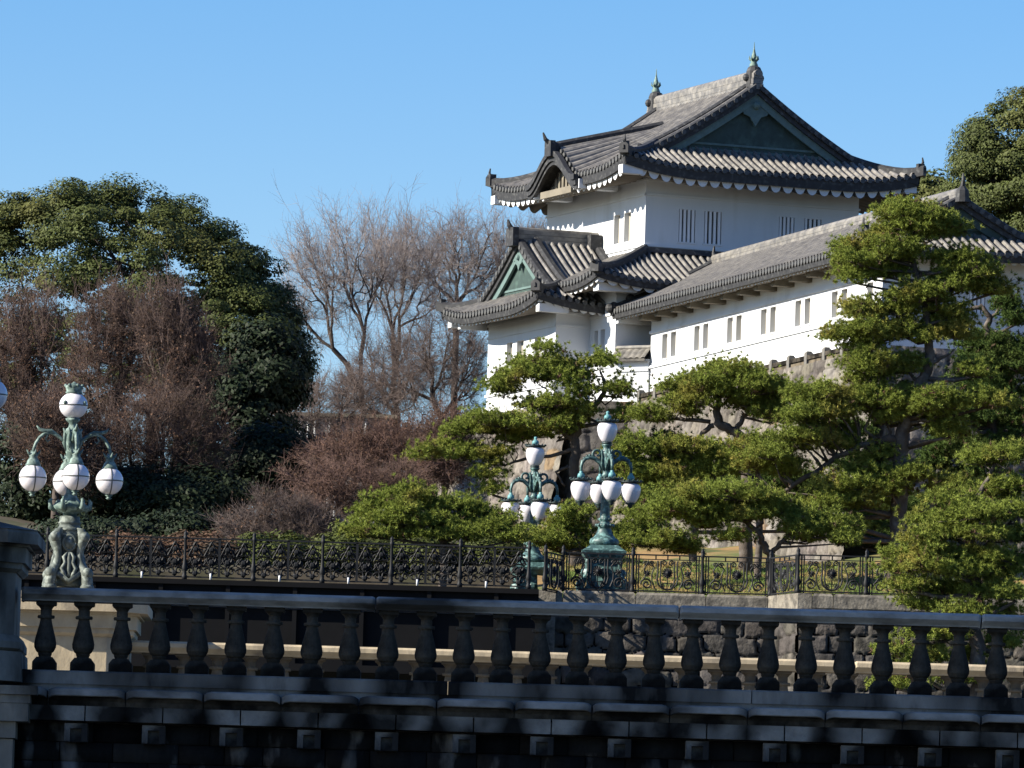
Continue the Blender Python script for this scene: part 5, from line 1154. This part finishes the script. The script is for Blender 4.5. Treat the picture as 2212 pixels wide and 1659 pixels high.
# ------------------------------------------------------------------ evergreens
leafy('camphor_tree', 'huge domed evergreen tree towering over the brown bare trees', 322, (330, 1040), [(215, 805, 428, 385), (495, 790, 165, 195)], 600, 480, .075, 'leaf', 21, depth=330, low=-.25)
leafy('oak_tree', 'dark evergreen tree rising behind the gabled end of the wing', 335, (2300, 640), [(2285, 400, 215, 208), (2170, 430, 100, 105)], 270, 480, .075, 'leaf', 22, low=-.6)
leafy('small_evergreen', 'small dark evergreen peeping between keep eave and wing roof', 345, (2000, 520), [(1975, 425, 60, 36), (2030, 420, 55, 40)], 26, 170, .12, 'leaf', 23, group=None, low=-.5)
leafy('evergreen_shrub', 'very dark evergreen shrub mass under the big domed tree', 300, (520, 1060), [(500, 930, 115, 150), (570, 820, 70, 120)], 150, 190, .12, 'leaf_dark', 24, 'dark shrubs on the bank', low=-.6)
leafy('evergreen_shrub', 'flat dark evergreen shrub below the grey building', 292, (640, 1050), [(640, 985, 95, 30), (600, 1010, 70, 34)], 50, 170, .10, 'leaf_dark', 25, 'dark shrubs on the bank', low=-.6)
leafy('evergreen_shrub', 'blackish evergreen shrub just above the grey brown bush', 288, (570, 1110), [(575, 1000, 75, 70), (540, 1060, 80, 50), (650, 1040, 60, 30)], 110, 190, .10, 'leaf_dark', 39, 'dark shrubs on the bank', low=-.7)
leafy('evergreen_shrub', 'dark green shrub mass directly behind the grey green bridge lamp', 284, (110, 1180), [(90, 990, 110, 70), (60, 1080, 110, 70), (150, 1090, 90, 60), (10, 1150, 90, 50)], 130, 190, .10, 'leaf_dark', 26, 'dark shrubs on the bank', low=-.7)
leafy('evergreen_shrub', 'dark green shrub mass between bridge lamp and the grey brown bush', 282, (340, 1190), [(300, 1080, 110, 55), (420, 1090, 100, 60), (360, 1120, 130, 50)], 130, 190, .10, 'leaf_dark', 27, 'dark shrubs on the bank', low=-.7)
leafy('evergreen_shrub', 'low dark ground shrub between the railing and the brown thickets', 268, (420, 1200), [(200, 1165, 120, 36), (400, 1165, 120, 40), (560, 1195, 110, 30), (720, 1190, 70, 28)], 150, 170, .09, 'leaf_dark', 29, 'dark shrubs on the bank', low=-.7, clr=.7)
leafy('evergreen_shrub', 'small yellow green shrub sprouting above the railing', 252, (742, 1190), [(742, 1150, 14, 22)], 7, 110, .07, 'leaf_gold', 28, low=-.8, clr=.3)
for k, (px, rx, m_, lab) in enumerate(((150, 80, 'leaf_dark', 'dark hedge bush behind the railing at the foot of the bridge lamp'), (270, 100, 'leaf_dead', 'brown leaved hedge bush behind the railing beside the bridge lamp'), (440, 100, 'leaf_dead', 'russet hedge bush behind the middle of the railing'), (600, 95, 'leaf_gold', 'mixed brown and green hedge bush behind the railing'),
                                   (760, 100, 'leaf_gold', 'yellow green hedge bush behind the railing under the bushy pine'), (920, 95, 'leaf_gold', 'green hedge bush behind the railing below the bushy pine, one before the lamp'), (1070, 90, 'leaf_gold', 'green hedge bush touching the lower teal lamp'))):
    leafy('hedge_bush', 253, 0, [], 0, 0, 0) if False else leafy('hedge_bush', lab, 251.5, (px, 1290), [(px, 1212, rx, 48)], 75, 150, .075, m_, 30+k, 'hedge bushes behind the railing', low=-.9, clr=.5, cat='bush')

# ------------------------------------------------------------------ bare trees and brown thickets
bare_tree('zelkova_tree', 'tall bare tree fanning its dark limbs next to the domed tree', 330, (800, 950), [(700, 600, 125, 180), (770, 550, 130, 140), (645, 620, 60, 150)], 700, seed=41, twig='twig_pale', twigs=3, tl=.85, first=.22)
bare_tree('zelkova_tree', 'bare tree with upright limbs standing between fan shaped and forked trees', 334, (860, 900), [(880, 610, 120, 165), (850, 540, 110, 130)], 520, seed=42, twig='twig_pale', twigs=3, tl=.85, first=.25)
bare_tree('forked_tree', 'bare tree with a forked trunk seen above the bay roof', 350, (985, 720), [(1010, 525, 150, 95), (930, 560, 130, 110), (1000, 620, 120, 90)], 800, seed=43, twig='twig_pale', twigs=3, tl=.8, first=.35)
bare_tree('forked_tree', 'bare tree top peeping beside the upper storey wall', 352, (1120, 700), [(1100, 560, 90, 110), (1160, 530, 60, 90)], 480, seed=44, twig='twig_pale', twigs=3, tl=.8)
bare_tree('bare_thicket', 'grey brown thicket of bare branches beside the bay wall', 312, (960, 960), [(960, 760, 110, 130), (1020, 800, 60, 120), (900, 840, 110, 90)], 650, seed=45, twigs=4, tl=.7, group='bare thickets', cat='bare thicket')
bare_tree('bare_thicket', 'bare thicket tangled below the fan shaped tree', 314, (860, 960), [(850, 800, 110, 120), (790, 860, 110, 80)], 600, seed=46, twigs=4, tl=.7, group='bare thickets', cat='bare thicket')
bare_tree('bare_thicket', 'bare bush in front of the grey building', 308, (680, 1020), [(690, 890, 90, 90), (760, 850, 90, 90), (620, 900, 60, 70)], 330, seed=47, twigs=4, tl=.7, group='bare thickets', cat='bare thicket')
for k, (px, py, base, cr, n, lv, lab) in enumerate((
        (60, 0, (70, 1010), [(60, 720, 90, 140), (20, 820, 90, 120), (80, 900, 80, 90)], 1000, 9000, 'reddish brown bare tree below the domed tree, farthest from the keep'),
        (0, 0, (230, 1000), [(230, 690, 80, 110), (280, 720, 70, 110), (200, 850, 110, 130)], 1100, 9000, 'brown bare tree with upright twigs above the bridge lamp'),
        (0, 0, (380, 1000), [(340, 680, 60, 100), (390, 720, 60, 110), (420, 800, 70, 120), (360, 860, 70, 100)], 1000, 6000, 'purple brown bare tree whose top reaches the middle of the domed tree'),
        (0, 0, (300, 1080), [(320, 940, 130, 110), (430, 960, 80, 130), (250, 1000, 80, 90)], 1000, 9000, 'low brown thicket between bridge lamp and dark shrubs'),
        (0, 0, (120, 1080), [(110, 930, 110, 110), (180, 980, 80, 100)], 700, 9000, 'rusty brown thicket behind the hanging globes'))):
    bare_tree('brown_tree', lab, 292-k*3, base, cr, n, seed=50+k, first=.2, twigs=3, tl=.75, leaves=lv, ls=.05, up=1.2, twig='twig_dark', group='brown trees on the left bank', cat='brown tree')
for k, (base, cr, n, lv, lab) in enumerate((
        ((850, 1080), [(850, 960, 150, 70), (760, 990, 130, 60)], 1000, 9000, 'red brown thicket spreading below the bare trees'),
        ((960, 1080), [(970, 950, 70, 90), (940, 1010, 80, 60)], 700, 6000, 'red brown bush beside the rampart corner'),
        ((760, 1140), [(730, 1060, 130, 80), (860, 1050, 90, 60)], 700, 6000, 'reddish bush touching the bushy low pine'),
        ((620, 1205), [(600, 1110, 75, 60), (670, 1130, 80, 60), (610, 1170, 120, 40), (520, 1140, 70, 50)], 800, 2500, 'grey brown domed bush behind the railing'))):
    bare_tree('brown_bush', lab, 286-k*7, base, cr, n, seed=60+k, first=.1, twigs=4, tl=.55, leaves=lv, ls=.05, up=.9, twig='twig' if k > 1 and k != 2 else 'twig_red', group='brown bushes on the bank', cat='bush')
# grass on the slope behind the fence
n = 26000; gx = RNG.uniform(1.2, 16, n); gy = RNG.uniform(230.4, 262, n); C = np.stack([gx, gy, terrain(gx, gy)-.02], 1)
V, Fc = needle_mesh(C, np.tile([0, 0, 1.], (n, 1)), 5, .17, .03); tag(raw('grass', V, Fc, 'blades'), kind='stuff')
# low grey building seen through the branches
lo, hi = W(600, 985, 311), W(850, 897, 311)
gb = thing('grey_building', (lo[0], 311, lo[2]-2.5), 'low flat grey building with thin white posts behind bare branches', 'building')
hh = hi[2]-lo[2]+2.5; ww = hi[0]-lo[0]
MB().box(0, ww, 0, 6, -3, hh-.14).build('wall', 'concrete', gb); MB().box(-.15, ww+.15, -.2, 6.2, hh-.14, hh).build('roof_slab', 'plaster_aged_shade', gb)
q = None
for px in (648, 665, 680, 712, 727, 790):
    x = W(px, 940, 311)[0]-lo[0]
    if q is None: q = MB().lathe([(.045, -3), (.045, hh-.15)], n=8).build('post', 'white_paint', gb); o = q
    else: o = q.copy(); COL.objects.link(o); o.parent = gb
    o.location = (x, -.06, 0)
# evergreens on the near bank, out of frame to the left: the bridge front lies in their shade
def shade_tree(loc, r, label, seed):
    rg = np.random.default_rng(seed); root = thing('broadleaf_tree', loc, label, 'evergreen tree'); c = np.array([0, 0, 21.5]); CC = in_ellipsoid(rg, 330, c, np.array(r), .3)
    leaves = 130; o = norm(rg.normal(size=(len(CC)*leaves, 3)))*rg.uniform(.3, 1.5, (len(CC)*leaves, 1)); C = np.repeat(CC, leaves, 0)+o
    V, Fc = leaf_mesh(C, unit_rand(len(C)), .26); raw('crown', V, Fc, 'leaf', root); P0, P1, R0, R1 = grow(CC[:80], np.array([0, 0, 8.]), .05, .4, .5, seed, first=.4)
    P0 = np.concatenate([P0, [[0, 0, -.3]]]); P1 = np.concatenate([P1, [[0, 0, 8]]]); R0 = np.append(R0, .6); R1 = np.append(R1, .5)
    V, Fc = sticks(P0, P1, R0, R1, 6); raw('trunk', V, Fc, 'bark', root)
shade_tree((-37, 86, -3.2), (8, 6.5, 12), 'second tall evergreen outside the photo farther left on the near bank', 72)
shade_tree((-24, 89.5, -3.2), (8, 5.5, 9.5), 'tall evergreen on the near bank outside the photo, shading the bridge front', 71)
